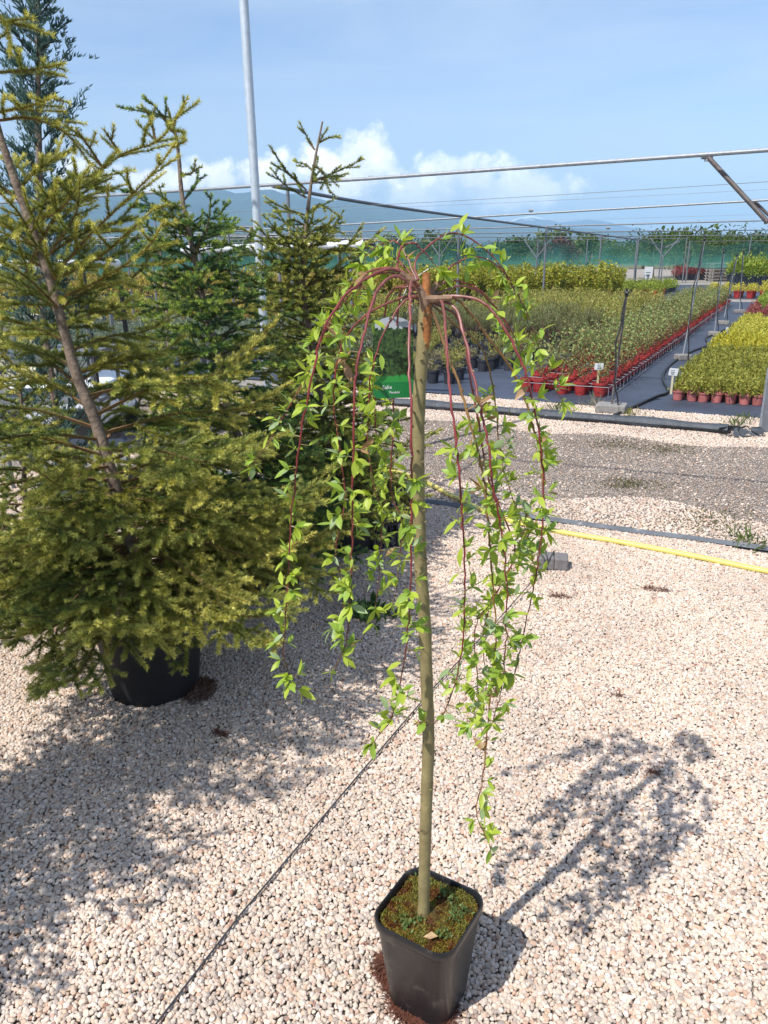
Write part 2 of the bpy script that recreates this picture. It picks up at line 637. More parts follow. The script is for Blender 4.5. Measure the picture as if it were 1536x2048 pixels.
# ------------------------------------------------------------------ gravel: real stones, instanced on scattered points
peb_col = bpy.data.collections.new('pebbles')
for i in range(9):
    r = random.Random(100+i)
    V, F = [], []
    t = (1+5**.5)/2
    base = [(-1, t, 0), (1, t, 0), (-1, -t, 0), (1, -t, 0), (0, -1, t), (0, 1, t), (0, -1, -t), (0, 1, -t), (t, 0, -1), (t, 0, 1), (-t, 0, -1), (-t, 0, 1)]
    tri = [(0, 11, 5), (0, 5, 1), (0, 1, 7), (0, 7, 10), (0, 10, 11), (1, 5, 9), (5, 11, 4), (11, 10, 2), (10, 7, 6), (7, 1, 8), (3, 9, 4), (3, 4, 2), (3, 2, 6),
           (3, 6, 8), (3, 8, 9), (4, 9, 5), (2, 4, 11), (6, 2, 10), (8, 6, 7), (9, 8, 1)]
    pts = [Vector(b).normalized() for b in base]
    cache = {}

    def mid(a, b):
        k = (min(a, b), max(a, b))
        if k not in cache:
            cache[k] = len(pts)
            pts.append(((pts[a]+pts[b])/2).normalized())
        return cache[k]
    tr2 = []
    for a, b, c in tri:
        x, y, z = mid(a, b), mid(b, c), mid(c, a)
        tr2 += [(a, x, z), (b, y, x), (c, z, y), (x, y, z)]
    # cut by a few random planes to give crushed-stone facets
    planes = [(Vector((r.gauss(0, 1), r.gauss(0, 1), r.gauss(0, 1))).normalized(), r.uniform(.55, .85)) for _ in range(9)]
    sx, sy, sz = r.uniform(.9, 1.25), r.uniform(.7, 1.0), r.uniform(.5, .8)
    out = []
    for p in pts:
        q = p.copy()
        for n_, d_ in planes:
            e = q.dot(n_)-d_
            if e > 0:
                q -= n_*e*.9
        out.append((q.x*sx, q.y*sy, q.z*sz))
    me = npmesh('pebble', out, tr2, [M_peb], smooth=False)
    peb_col.objects.link(bpy.data.objects.new('pebble', me))


M_peb2 = M_peb.copy()
M_peb2.name = 'track_pebble'
for e in M_peb2.node_tree.nodes['Color Ramp'].color_ramp.elements:
    c = e.color
    e.color = (c[0]*.62, c[1]*.62, c[2]*.63, 1)
peb_col2 = bpy.data.collections.new('track_pebbles')
for o in list(peb_col.objects):
    me = o.data.copy()
    me.materials[0] = M_peb2
    peb_col2.objects.link(bpy.data.objects.new('pebble', me))


def gravel_gn(smin, smax, seed, col_):
    g = bpy.data.node_groups.new('scatter_stones', 'GeometryNodeTree')
    g.interface.new_socket('Geometry', in_out='INPUT', socket_type='NodeSocketGeometry')
    g.interface.new_socket('Geometry', in_out='OUTPUT', socket_type='NodeSocketGeometry')
    n = g.nodes
    i, o = n.new('NodeGroupInput'), n.new('NodeGroupOutput')
    ci = n.new('GeometryNodeCollectionInfo')
    ci.inputs[0].default_value = col_
    ci.inputs['Separate Children'].default_value = True
    ci.inputs['Reset Children'].default_value = True
    ip = n.new('GeometryNodeInstanceOnPoints')
    ip.inputs['Pick Instance'].default_value = True
    rr = n.new('FunctionNodeRandomValue')
    rr.data_type = 'FLOAT_VECTOR'
    rr.inputs[0].default_value = (-.5, -.5, 0)
    rr.inputs[1].default_value = (.5, .5, 6.28)
    rr.inputs['Seed'].default_value = seed
    rs = n.new('FunctionNodeRandomValue')
    rs.data_type = 'FLOAT'
    rs.inputs[2].default_value = smin
    rs.inputs[3].default_value = smax
    rs.inputs['Seed'].default_value = seed+1
    L = g.links
    L.new(i.outputs[0], ip.inputs['Points'])
    L.new(ci.outputs[0], ip.inputs['Instance'])
    L.new(rr.outputs[0], ip.inputs['Rotation'])
    L.new(rs.outputs[1], ip.inputs['Scale'])
    L.new(ip.outputs[0], o.inputs[0])
    return g


rg = np.random.default_rng(5)


def scatter(name, label, y0, y1, half, density, smin, smax, keep, seed, zr=.004, col_=None):
    """points in the strip y0..y1 whose half width is half(y)"""
    s = 1/math.sqrt(density)
    ys = np.arange(y0, y1, s)
    P = []
    for y in ys:
        h = half(y)
        xs = np.arange(-h, h, s)
        P.append(np.stack([xs, np.full_like(xs, y)], 1))
    P = np.concatenate(P)
    P += rg.uniform(-.62, .62, P.shape)*s
    u = (P[:, 0]-O.x)*U.x+(P[:, 1]-O.y)*U.y
    P = P[keep(u, P)]
    V = np.zeros((len(P), 3))
    V[:, :2] = P
    V[:, 2] = rg.uniform(0, zr, len(P))
    me = bpy.data.meshes.new(name)
    me.vertices.add(len(V))
    me.vertices.foreach_set('co', V.astype(np.float32).ravel())
    o = link(name, me)
    md = o.modifiers.new('stones', 'NODES')
    md.node_group = gravel_gn(smin, smax, seed, col_ or peb_col)
    tag(o, label, 'gravel', kind='stuff')
    return len(P)


def halfw(y):
    return .5*(y*.95+.51)+.45


ufun = np.vectorize(lambda x, y: mnoise.noise(Vector((x*1.4, y*1.4, 2.2))))
n1 = scatter('gravel', 'pale crushed stone gravel covering the front yard', .95, 5.9, halfw, 15500, .0045, .0098,
             lambda u, P: (u < -4.55+.05*np.sin(P[:, 0]*5)), 11, .007)
n2 = scatter('road_gravel', 'loose pale stones strewn over the worn track', 3.2, 9.6, lambda y: .5*(y*.95+.51)+.6, 4200, .0055, .0125,
             lambda u, P: ((u > -4.52) & (u < -.62) & (rg.random(len(u)) < np.clip(np.where(u < -4.0+.35*ufun(P[:, 0], P[:, 1]), .85, np.where(u > -2.1+.4*ufun(P[:, 1], P[:, 0]), 1.0, .035)), 0, 1))), 21, .004)
n3 = scatter('track_gravel', 'small grey brown stones pressed into the worn track', 3.8, 9.0, lambda y: .5*(y*.95+.51)+.6, 7000, .004, .0085,
             lambda u, P: ((u > -4.3) & (u < -1.75) & (rg.random(len(u)) < .55)), 31, .001, peb_col2)
print('pebbles', n1, n2, n3)


# ------------------------------------------------------------------ mountains, haze
def range_mesh(name, prof, D, depth, m, seed, amp):
    az, hh = [], []
    for px, py in prof:
        d = ray(px, py)
        az.append(math.atan2(d.x, d.y))
        hh.append(CAMH + D*d.z/math.hypot(d.x, d.y))
    n, k = 260, 26
    V, F = [], []
    for i in range(n+1):
        a = az[0]+(az[-1]-az[0])*i/n
        h = float(np.interp(a, az, hh))
        h *= 1+.035*mnoise.fractal(Vector((a*38, seed, 0)), 1, 2, 5)
        for j in range(k+1):
            t = j/k
            r = D-depth*(1-t)
            g = mnoise.fractal(Vector((a*24, r*.0012+seed, .5)), 1, 2.1, 5)
            z = h*(t**1.25)*(1+amp*g*(1-t)*1.6)
            V.append((math.sin(a)*r, math.cos(a)*r, max(z, -.5) if j else -3))
        r = D+depth*.4
        V.append((math.sin(a)*r, math.cos(a)*r, -3))
    q = k+2
    for i in range(n):
        for j in range(k+1):
            F.append((i*q+j, (i+1)*q+j, (i+1)*q+j+1, i*q+j+1))
    o = link(name, npmesh(name, V, F, [m], smooth=True))
    o['kind'] = 'structure'


M_mount = mat('mountain_forest', (.035, .062, .032), .95, noise=(.006, .35), coords='Object')
M_snow = mat('mountain_snow', (.06, .075, .075), .95)
N, L = M_snow.node_tree.nodes, M_snow.node_tree.links
gz = N.new('ShaderNodeNewGeometry')
sz = N.new('ShaderNodeSeparateXYZ')
L.new(gz.outputs['Position'], sz.inputs[0])
nn = N.new('ShaderNodeTexNoise')
nn.inputs['Scale'].default_value = .011
nn.inputs['Detail'].default_value = 6
L.new(gz.outputs['Position'], nn.inputs['Vector'])
ma = N.new('ShaderNodeMath')
ma.operation = 'MULTIPLY_ADD'
L.new(nn.outputs[0], ma.inputs[0])
ma.inputs[1].default_value = 110
L.new(sz.outputs[2], ma.inputs[2])
mr = N.new('ShaderNodeMapRange')
mr.inputs[1].default_value, mr.inputs[2].default_value = 255, 275
L.new(ma.outputs[0], mr.inputs[0])
mx = N.new('ShaderNodeMix')
mx.data_type = 'RGBA'
L.new(mr.outputs[0], mx.inputs[0])
mx.inputs[6].default_value = (.06, .075, .075, 1)
mx.inputs[7].default_value = (.88, .9, .92, 1)
L.new(mx.outputs[2], N['Principled BSDF'].inputs['Base Color'])
range_mesh('mountain', [(-1400, 500), (-700, 440), (-100, 420), (100, 396), (200, 391), (330, 387), (430, 375), (470, 388), (540, 378), (600, 392), (680, 402),
                        (800, 414), (900, 430), (1000, 442), (1100, 452), (1250, 462), (1400, 472), (1700, 492)], 3200, 1500, M_mount, 3.1, .35)
range_mesh('mountain_far', [(860, 470), (980, 449), (1020, 441), (1060, 430), (1090, 437), (1120, 445), (1180, 439), (1215, 443), (1260, 455), (1340, 466), (1500, 476),
                            (1700, 470), (2100, 480)], 5600, 1500, M_snow, 7.7, .3)
mb = MB()
mb.box((0, 3000, 149), (14000, 7500, 301))
hz = bpy.data.materials.new('haze_air')
hz.use_nodes = True
N, L = hz.node_tree.nodes, hz.node_tree.links
N.remove(N['Principled BSDF'])
pv = N.new('ShaderNodeVolumePrincipled')
pv.inputs['Color'].default_value = (.42, .70, 1.0, 1)
pv.inputs['Anisotropy'].default_value = -.25
pv.inputs['Density'].default_value = .00029
L.new(pv.outputs[0], N['Material Output'].inputs['Volume'])
ho = mb.build('haze', hz, smooth=False)
tag(ho, kind='stuff')


# ------------------------------------------------------------------ leaf clouds and bed plants
def leafcloud(P, Dr, length, width, cols, seed, curl=.0):
    """diamond leaves at P pointing along Dr"""
    r = np.random.default_rng(seed)
    n = len(P)
    D = Dr/np.maximum(np.linalg.norm(Dr, axis=1, keepdims=True), 1e-6)
    R = r.normal(size=(n, 3))
    S = np.cross(D, R)
    S /= np.maximum(np.linalg.norm(S, axis=1, keepdims=True), 1e-6)
    Ln = length*r.uniform(.65, 1.25, (n, 1))
    Wd = width*r.uniform(.7, 1.2, (n, 1))
    Nn = np.cross(D, S)
    V = np.stack([P, P+D*Ln*.5+S*Wd*.5+Nn*Ln*curl, P+D*Ln, P+D*Ln*.5-S*Wd*.5+Nn*Ln*curl], 1).reshape(-1, 3)
    F = np.arange(4*n).reshape(n, 4)
    cols = np.asarray(cols)
    c = cols[r.integers(0, len(cols), n)]*r.uniform(.75, 1.25, (n, 1))
    return V, F, np.repeat(c, 4, 0)


def dome_pts(n, rx, h, z0, seed, hollow=.35, stems=0):
    r = np.random.default_rng(seed)
    d = r.normal(size=(n, 3))
    d /= np.linalg.norm(d, axis=1, keepdims=True)
    d[:, 2] = np.abs(d[:, 2])*1.0
    lump = 1+.22*np.sin(d[:, 0]*7+seed)*np.cos(d[:, 1]*6+seed*2)
    rad = r.uniform(hollow, 1, (n, 1))**.6*lump[:, None]
    P = d*rad*np.array([rx, rx, h])
    P[:, 2] += z0
    D = d+r.normal(size=(n, 3))*.5
    D[:, 2] += .35
    return P, D


def pot_mb(rt, rb, h, sides=14, m=0, rim=.006):
    mb = MB()
    mb.lathe([(0.001, .002), (rb, 0), (rt*.97, h*.8), (rt*.97+.0, h*.82), (rt+rim, h*.84), (rt+rim, h), (rt-.004, h), (rt-.008, h*.86), (0.001, h*.86)], sides=sides, m=m)
    return mb


def merge(parts, mats):
    """parts: (V,F,col,mat index) quads -> one mesh with Col"""
    Vs, Fs, Cs, Ms, n = [], [], [], [], 0
    for V, F, c, m in parts:
        Vs.append(V)
        Fs.append(F+n)
        Cs.append(c)
        Ms.append(np.full(len(F), m))
        n += len(V)
    return np.concatenate(Vs), np.concatenate(Fs), np.concatenate(Cs), np.concatenate(Ms)


def stems(n, spread, h, z0, seed, rad=.0022, lean=.3):
    """thin upright stems as quads; returns V,F and tip points"""
    r = random.Random(seed)
    mb = MB()
    lines = []
    for i in range(n):
        a = r.uniform(0, 6.28)
        q = r.uniform(0, spread*.3)
        b = Vector((math.cos(a)*q, math.sin(a)*q, z0))
        hh = h*r.uniform(.65, 1.1)
        t = b+Vector((math.cos(a)*spread*r.uniform(.4, 1), math.sin(a)*spread*r.uniform(.4, 1), hh))
        mid = (b+t)/2+Vector((r.uniform(-.02, .02), r.uniform(-.02, .02), hh*.08))
        mb.tube([b, mid, t], [rad, rad*.8, rad*.5], sides=3, cap=False)
        lines.append((b, mid, t))
    return np.array([tuple(v) for v in mb.v]), np.array(mb.f), lines


def along(lines, per, seed, t0=.15):
    r = np.random.default_rng(seed)
    P, D = [], []
    for b, m, t in lines:
        for k in range(per):
            s = r.uniform(t0, 1)
            p = b.lerp(m, s*2) if s < .5 else m.lerp(t, s*2-1)
            a = r.uniform(0, 6.28)
            P.append(tuple(p))
            D.append((math.cos(a), math.sin(a), r.uniform(-.1, .9)))
    return np.array(P), np.array(D)


def plant_mesh(kind, seed):
    """foliage alone, standing on z = 0"""
    r = np.random.default_rng(seed)
    brown = np.array([.12, .075, .04])
    if kind == 'rose':
        V1, F1, ln = stems(6, .10, .43, 0, seed, .0028)
        P, D = along(ln, 13, seed, .25)
        P += r.normal(size=P.shape)*.022
        V2, F2, c2 = leafcloud(P, D, 0.036, .026, [(.19, .27, .09), (.27, .32, .10), (.33, .35, .11), (.31, .23, .10), (.23, .30, .11)], seed)
        parts = [(V1, F1, np.tile(np.array([.16, .09, .045]), (len(V1), 1)), 0), (V2, F2, c2, 0)]
    elif kind in ('thuja', 'gold_thuja'):
        # upright little sprays, each a fan of short scales
        cols = [(.29, .29, .06), (.36, .35, .07), (.22, .24, .05), (.40, .38, .075)] if kind == 'thuja' else [(.48, .44, .05), (.56, .50, .06), (.38, .37, .05)]
        Q, T = dome_pts(34, .075, .165, .0, seed, .55)
        T[:, 2] += .7
        T /= np.linalg.norm(T, axis=1, keepdims=True)
        P = np.repeat(Q, 8, 0)+np.repeat(T, 8, 0)*r.uniform(-.025, .03, (len(Q)*8, 1))
        D = np.repeat(T, 8, 0)+r.normal(size=P.shape)*.55
        V2, F2, c2 = leafcloud(P, D, .034, .016, cols, seed)
        parts = [(V2, F2, c2, 0)]
    elif kind == 'yellow':
        P, D = dome_pts(190, .13, .17, 0, seed, .45)
        V2, F2, c2 = leafcloud(P, D, .04, .022, [(0.522, 0.478, 0.072), (0.609, 0.551, 0.102), (0.377, 0.392, 0.058), (0.478, 0.420, 0.087)], seed)
        parts = [(V2, F2, c2, 0)]
    elif kind == 'redleaf':
        P, D = dome_pts(150, .14, .2, 0, seed, .45)
        V2, F2, c2 = leafcloud(P, D, .05, .026, [(0.319, 0.072, 0.072), (0.406, 0.116, 0.116), (0.232, 0.087, 0.058)], seed)
        parts = [(V2, F2, c2, 0)]
    elif kind == 'green':
        P, D = dome_pts(200, .16, .26, 0, seed, .45)
        V2, F2, c2 = leafcloud(P, D, .055, .028, [(0.246, 0.319, 0.043), (0.319, 0.362, 0.051), (0.189, 0.261, 0.036)], seed)
        parts = [(V2, F2, c2, 0)]
    elif kind == 'rosemary':
        V1, F1, ln = stems(22, .20, .46, 0, seed, .0045)
        P, D = along(ln, 34, seed, .42)
        D[:, 2] += .7
        P += r.normal(size=P.shape)*.02
        V2, F2, c2 = leafcloud(P, D, .05, .009, [(0.189, 0.217, 0.072), (0.232, 0.246, 0.087), (0.145, 0.189, 0.072), (0.217, 0.189, 0.087)], seed)
        parts = [(V1, F1, np.tile(np.array([.20, .14, .09]), (len(V1), 1)), 0), (V2, F2, c2, 0)]
    elif kind == 'heather':
        V1, F1, ln = stems(16, .17, .30, 0, seed, .002)
        P, D = along(ln, 22, seed, .12)
        D[:, 2] += .8
        P += r.normal(size=P.shape)*.018
        V2, F2, c2 = leafcloud(P, D, .045, .012, [(.34, .35, .075), (.40, .39, .09), (.26, .28, .06), (.35, .27, .09)], seed)
        parts = [(V1, F1, np.tile(brown, (len(V1), 1)), 0), (V2, F2, c2, 0)]
    elif kind == 'lavender':
        V1, F1, ln = stems(18, .17, .26, 0, seed, .002)
        P, D = along(ln, 22, seed, .1)
        D[:, 2] += .8
        V2, F2, c2 = leafcloud(P, D, .05, .010, [(0.232, 0.275, 0.189), (0.275, 0.319, 0.232), (0.189, 0.246, 0.160)], seed)
        parts = [(V1, F1, np.tile(brown, (len(V1), 1)), 0), (V2, F2, c2, 0)]
    elif kind == 'dry':
        V1, F1, ln = stems(20, .13, .13, 0, seed, .0018)
        P, D = along(ln, 7, seed, .2)
        V2, F2, c2 = leafcloud(P, D, .035, .01, [(0.348, 0.275, 0.160), (0.275, 0.246, 0.102), (0.217, 0.246, 0.072)], seed)
        parts = [(V1, F1, np.tile(np.array([.25, .2, .13]), (len(V1), 1)), 0), (V2, F2, c2, 0)]
    elif kind == 'tall':
        V1, F1, ln = stems(9, .22, .95, 0, seed, .006)
        P, D = along(ln, 44, seed, .14)
        P += r.normal(size=P.shape)*.05
        V2, F2, c2 = leafcloud(P, D, .085, .06, [(0.377, 0.362, 0.036), (0.275, 0.304, 0.036), (0.189, 0.246, 0.032), (0.478, 0.420, 0.058), (0.246, 0.217, 0.043)], seed)
        parts = [(V1, F1, np.tile(brown, (len(V1), 1)), 0), (V2, F2, c2, 0)]
    elif kind == 'orange':
        P, D = dome_pts(130, .2, .3, 0, seed, .4)
        V2, F2, c2 = leafcloud(P, D, .07, .03, [(0.377, 0.304, 0.043), (0.435, 0.319, 0.072), (0.290, 0.290, 0.043), (0.348, 0.217, 0.072)], seed)
        parts = [(V2, F2, c2, 0)]
    elif kind == 'dark':  # near-black leaves: the shadow below the net is put into their colour
        P, D = dome_pts(160, .32, .75, 0, seed, .4)
        V2, F2, c2 = leafcloud(P, D, .12, .06, [(0.043, 0.065, 0.029), (0.058, 0.087, 0.036), (0.036, 0.051, 0.022)], seed)
        parts = [(V2, F2, c2, 0)]
    return merge(parts, None)


_pm = {}


def variant(kind, k, z=0):
    key = (kind, k)
    if key not in _pm:
        V, F, c, m = plant_mesh(kind, 31*k+len(kind)*7+3)
        _pm[key] = npmesh(kind+'_foliage', V, F, [M_foliage], col=c)
    return _pm[key]


_joined = {}


def joined_variant(kind, k, potspec, pm):
    key = (kind, k, potspec)
    if key not in _joined:
        V, F, c, m = plant_mesh(kind, 31*k+len(kind)*7+3)
        V = V.copy()
        V[:, 2] += potspec[2]*.86
        mb = pot_mb(*potspec, sides=8)
        V2 = np.array([tuple(v) for v in mb.v])
        F2 = np.array(mb.f)
        Va, Fa, Ca, Ma = merge([(V, F, c, 0), (V2, F2, np.zeros((len(V2), 3)), 1)], None)
        _joined[key] = npmesh('potted_'+kind, Va, Fa, [M_foliage, pm], col=Ca, mi=Ma)
    return _joined[key]


_potm = {}


def potted(name, kind, pos, potspec, pm, label, cat, group, r, split=True, sc_=1.0, nvar=4):
    k = r.randrange(nvar)
    if split:
        key = (potspec, pm.name)
        if key not in _potm:
            mb = pot_mb(*potspec)
            for i, f in enumerate(mb.f):
                pass
            me = mb.mesh('pot', [pm, M_soil])
            ring = 14
            me.polygons.foreach_set('material_index', np.array([1 if i >= 7*ring else 0 for i in range(len(mb.f))], np.int32))
            _potm[key] = me
        o = empty(name, pos, label, cat, group)
        o.rotation_euler = (r.uniform(-.03, .03), r.uniform(-.03, .03), r.uniform(0, 6.28))
        link('pot', _potm[key], o)
        f = link('foliage', variant(kind, k), o, (0, 0, potspec[2]*.84))
        s = sc_*r.uniform(.72, 1.18)
        f.scale = (s, s, s*r.uniform(.85, 1.2))
    else:
        o = link(name, joined_variant(kind, k, potspec, pm))
        o.location = pos
        o.rotation_euler = (0, 0, r.uniform(0, 6.28))
        s = sc_*r.uniform(.9, 1.1)
        o.scale = (s, s, s*r.uniform(.9, 1.15))
        tag(o, label, cat, group)
    return o


def grid(us, ws):
    for u in us:
        for w in ws:
            yield u, w


def frange(a, b, s):
    n = int((b-a)/s+.5)
    return [a+i*s for i in range(n)]


# red pots in the wire grid
rr = random.Random(3)
PR = (.082, .062, .155)


def zone_red(u, j):
    d = 'near' if u < 4 else 'middle' if u < 9 else 'far'
    e = 'in the edge row along the path' if j == 0 else 'in the inner rows of the wire grid'
    return 'shrub in a red pot %s, %s stretch' % (e, d)


cnt = 0
late = []
lab_red = 'shrub with small green and bronze leaves in a red pot inside the wire grid'
front_names = {0: 'red pot at the right end of the front row, beside the white plant sign', 1: 'red pot second from the right in the front row of the wire grid',
               2: 'red pot in the middle of the front row of the wire grid', 3: 'red pot second from the left in the front row of the wire grid',
               4: 'red pot at the left end of the front row of the wire grid'}
for i, u in enumerate(frange(0, 17.4, .222)):
    for j in range(5):
        w = -.09-j*.222
        p = bed(u+rr.uniform(-.02, .02), w+rr.uniform(-.02, .02), .008)
        if i == 0 and j == 3:
            p = bed(u, w-.06, .008)
        if (i in (1, 2, 3) and rr.random() < .22) or (i > 3 and rr.random() < .09):
            continue
        if cnt < 300:
            lb = front_names[j] if i == 0 else zone_red(u, j)
            potted('potted_rose', 'rose', p, PR, M_redpot, lb, 'potted shrub', 'front row of red pots' if i == 0 else lb.replace('shrub in a red pot', 'red pots'), rr, split=(u < 9), sc_=.62 if i < 2 else 1.0)
            cnt += 1
        else:
            late.append((p, rr.randrange(4), rr.uniform(0, 6.28)))
parts = []
for p, k, a in late:
    me = joined_variant('rose', k, PR, M_redpot)
    n = len(me.vertices)
    V = np.empty(n*3, np.float32)
    me.vertices.foreach_get('co', V)
    V = V.reshape(-1, 3)
    ca, sa = math.cos(a), math.sin(a)
    V = np.stack([V[:, 0]*ca-V[:, 1]*sa+p.x, V[:, 0]*sa+V[:, 1]*ca+p.y, V[:, 2]+p.z], 1)
    F = np.empty(len(me.loops), np.int32)
    me.loops.foreach_get('vertex_index', F)
    F = F.reshape(-1, 4)
    cc = np.empty(n*4, np.float32)
    me.color_attributes['Col'].data.foreach_get('color', cc)
    mi = np.empty(len(me.polygons), np.int32)
    me.polygons.foreach_get('material_index', mi)
    parts.append((V, F, cc.reshape(-1, 4)[:, :3], mi))
Vs, Fs, Cs, Ms, n = [], [], [], [], 0
for V, F, c, m in parts:
    Vs.append(V)
    Fs.append(F+n)
    Cs.append(c)
    Ms.append(m)
    n += len(V)
if parts:
    o = link('distant_red_pots', npmesh('distant_red_pots', np.concatenate(Vs), np.concatenate(Fs), [M_foliage, M_redpot], col=np.concatenate(Cs), mi=np.concatenate(Ms)))
    tag(o, 'far end of the long bed of red potted shrubs', 'potted shrubs', kind='stuff')

# wire grid round the red pots
root = empty('wire_grid', bed(0, 0), 'low galvanised wire grid holding the long bed of red pots upright', 'pot frame')
for j in range(6):
    w = .03-j*.222
    mb = MB()
    mb.tube([bed(-.13, w, .125), bed(17.3, w, .125)], .0032, 4)
    mb.build('long_rail', M_galv, root)
for i in range(79):
    u = -.13+i*.222
    mb = MB()
    mb.tube([bed(u, .03, .1285), bed(u, -1.08, .1285)], .003, 4)
    mb.build('cross_rail', M_galv, root)
    mb = MB()
    mb.tube([bed(u, .034, .0), bed(u, .034, .13)], .003, 4)
    mb.build('upright', M_galv, root)
mb = MB()
mb.tube([bed(-.13, .04, .012), bed(17.3, .04, .012)], .0032, 4)
mb.build('base_rail', M_galv, root)

# right-hand bed
rr = random.Random(9)
PP = (.061, .050, .105)
for i, u in enumerate(frange(.1, 3.5, .165)):
    for j in range(13):
        w = .76+j*.136
        lb = 'small lime green conifer in a faded red pot, right-hand bed'
        if i == 0:
            lb = ('lime green conifer in a faded red pot, first of the front row beside the path' if j == 0 else
                  'lime green conifer in a faded red pot in the front row of the right-hand bed')
        potted('potted_conifer', 'thuja', bed(u+rr.uniform(-.012, .012), w+rr.uniform(-.012, .012), .008), PP, M_pinkpot, lb, 'potted conifer',
               ('front row of lime green conifers in faded red pots' if i == 0 else 'lime green conifers in faded red pots'), rr, split=(i < 2))
for u, w in grid(frange(3.62, 5.3, .17), [.78+j*.17 for j in range(11)]):
    potted('potted_gold_conifer', 'gold_thuja', bed(u+rr.uniform(-.02, .02), w, .008), PP, M_pinkpot, 'golden yellow conifer in a faded red pot behind the lime green ones',
           'potted conifer', 'golden conifers in the right-hand bed', rr, split=False, sc_=1.15)
for u, w in grid(frange(5.8, 10.4, .25), [.85+j*.25 for j in range(9)]):
    potted('potted_yellow_shrub', 'yellow', bed(u+rr.uniform(-.04, .04), w+rr.uniform(-.04, .04), .008), (.07, .055, .12), M_greypot,
           'low pale yellow shrub in a dark pot, right-hand bed', 'potted shrub', 'pale yellow shrubs in the right-hand bed', rr, split=False, sc_=.95)
for u, w in grid(frange(11.2, 13.2, .32), [.9+j*.32 for j in range(10)]):
    potted('potted_red_shrub', 'redleaf', bed(u, w+rr.uniform(-.04, .04), .008), (.08, .065, .13), M_greypot,
           'low red leaved shrub in a dark pot beyond the yellow shrubs', 'potted shrub', 'red leaved shrubs in the right-hand bed', rr, split=False)
for u, w in grid(frange(13.8, 18.4, .42), [.95+j*.42 for j in range(9)]):
    potted('potted_green_shrub', 'green', bed(u, w+rr.uniform(-.05, .05), .008), (.09, .07, .14), M_greypot,
           'bushy light green shrub in a dark pot at the far end of the right-hand bed', 'potted shrub', 'light green shrubs at the far end', rr, split=False)

# left-hand beds
rr = random.Random(14)
for u, w in grid(frange(.15, 3.6, .29), [-1.75-j*.27 for j in range(13)]):
    if rr.random() < .25 or (u < 1.5 and w > -2.0):
        continue
    zd = 'front row at the cloth edge' if u < .3 else 'second and third rows' if u < .9 else 'rows farther back'
    potted('potted_dry_plant', rr.choice(['dry', 'dry', 'heather']), bed(u+rr.uniform(-.05, .05), w+rr.uniform(-.04, .04), .008), (.085, .066, .165), M_greypot,
           'sparse dry plant in a dark grey pot, %s' % zd, 'potted plant', 'dry plants in dark pots, %s' % zd, rr, split=True, sc_=.9)
for u, w in grid(frange(3.9, 6.4, .42), [-1.55-j*.42 for j in range(8)]):
    zr_ = 'row nearest the dry plants' if u < 4.1 else 'rows farther back'
    potted('potted_rosemary', 'rosemary', bed(u+rr.uniform(-.06, .06), w+rr.uniform(-.06, .06), .008), (.10, .08, .18), M_greypot,
           'grey green shrub with bare woody stems, %s' % zr_, 'potted shrub', 'grey green woody shrubs, %s' % zr_, rr, split=True, sc_=.95)
for u, w in grid(frange(6.9, 13.6, .38), [-1.5-j*.38 for j in range(11)]):
    if rr.random() < .12:
        continue
    potted('potted_heather', 'heather', bed(u+rr.uniform(-.06, .06), w+rr.uniform(-.06, .06), .008), (.09, .07, .15), M_greypot,
           'soft light green feathery plant in a dark pot', 'potted plant', 'feathery light green plants left of the red pots', rr, split=False, sc_=rr.uniform(.9, 1.45))
for u, w in grid(frange(15.0, 18.6, .55), [-3.5-j*.55 for j in range(15)]):
    zt = 'front row of its block' if u < 15.2 else 'right-hand edge row of its block' if w > -3.6 else 'inside its block'
    potted('potted_tall_shrub', 'tall', bed(u+rr.uniform(-.1, .1), w+rr.uniform(-.1, .1), .008), (.14, .11, .24), M_greypot,
           ('chest high yellow green shrub in a black pot, %s' % zt), 'potted shrub', 'chest high yellow green shrubs, %s' % zt, rr, split=False, sc_=.92)
for u, w in grid(frange(21.4, 27, .6), [-9.5+j*.55 for j in range(13)]):
    potted('potted_leafy_shrub', 'green', bed(u, w, .008), (.11, .09, .17), M_redpot if rr.random() < .6 else M_greypot,
           'light green shrub in the bed beyond the gravel cross path', 'potted shrub', 'light green shrubs beyond the cross path', rr, split=False, sc_=1.2)
for u, w in grid(frange(21.2, 22.8, .4), [-.9+j*.4 for j in range(6)]):
    potted('potted_golden_shrub', 'yellow', bed(u, w, .008), (.1, .08, .17), M_redpot,
           'bright golden shrub in a red pot past the end of the wire grid', 'potted shrub', 'golden shrubs past the wire grid', rr, split=False, sc_=1.35)
for k in range(2):
    for x in frange(0, 1, .09):
        q = gp(1352+86*x, 560-k*2.5)
        potted('potted_maroon_shrub', 'redleaf', (q.x, q.y, .008), (.1, .08, .17), M_greypot,
               'dark red leaved shrub far off just left of the pallets', 'potted shrub', 'dark red shrubs left of the pallets', rr, split=False, sc_=2.0)
for k in range(3):
    for x in frange(0, 1, .1):
        q = gp(1468+110*x, 574-k*5)
        potted('potted_lime_shrub', 'green', (q.x, q.y, .008), (.14, .11, .2), M_greypot,
               'large yellow green shrub in the far right corner of the nursery', 'potted shrub', 'yellow green shrubs in the far right corner', rr, split=False, sc_=2.6)
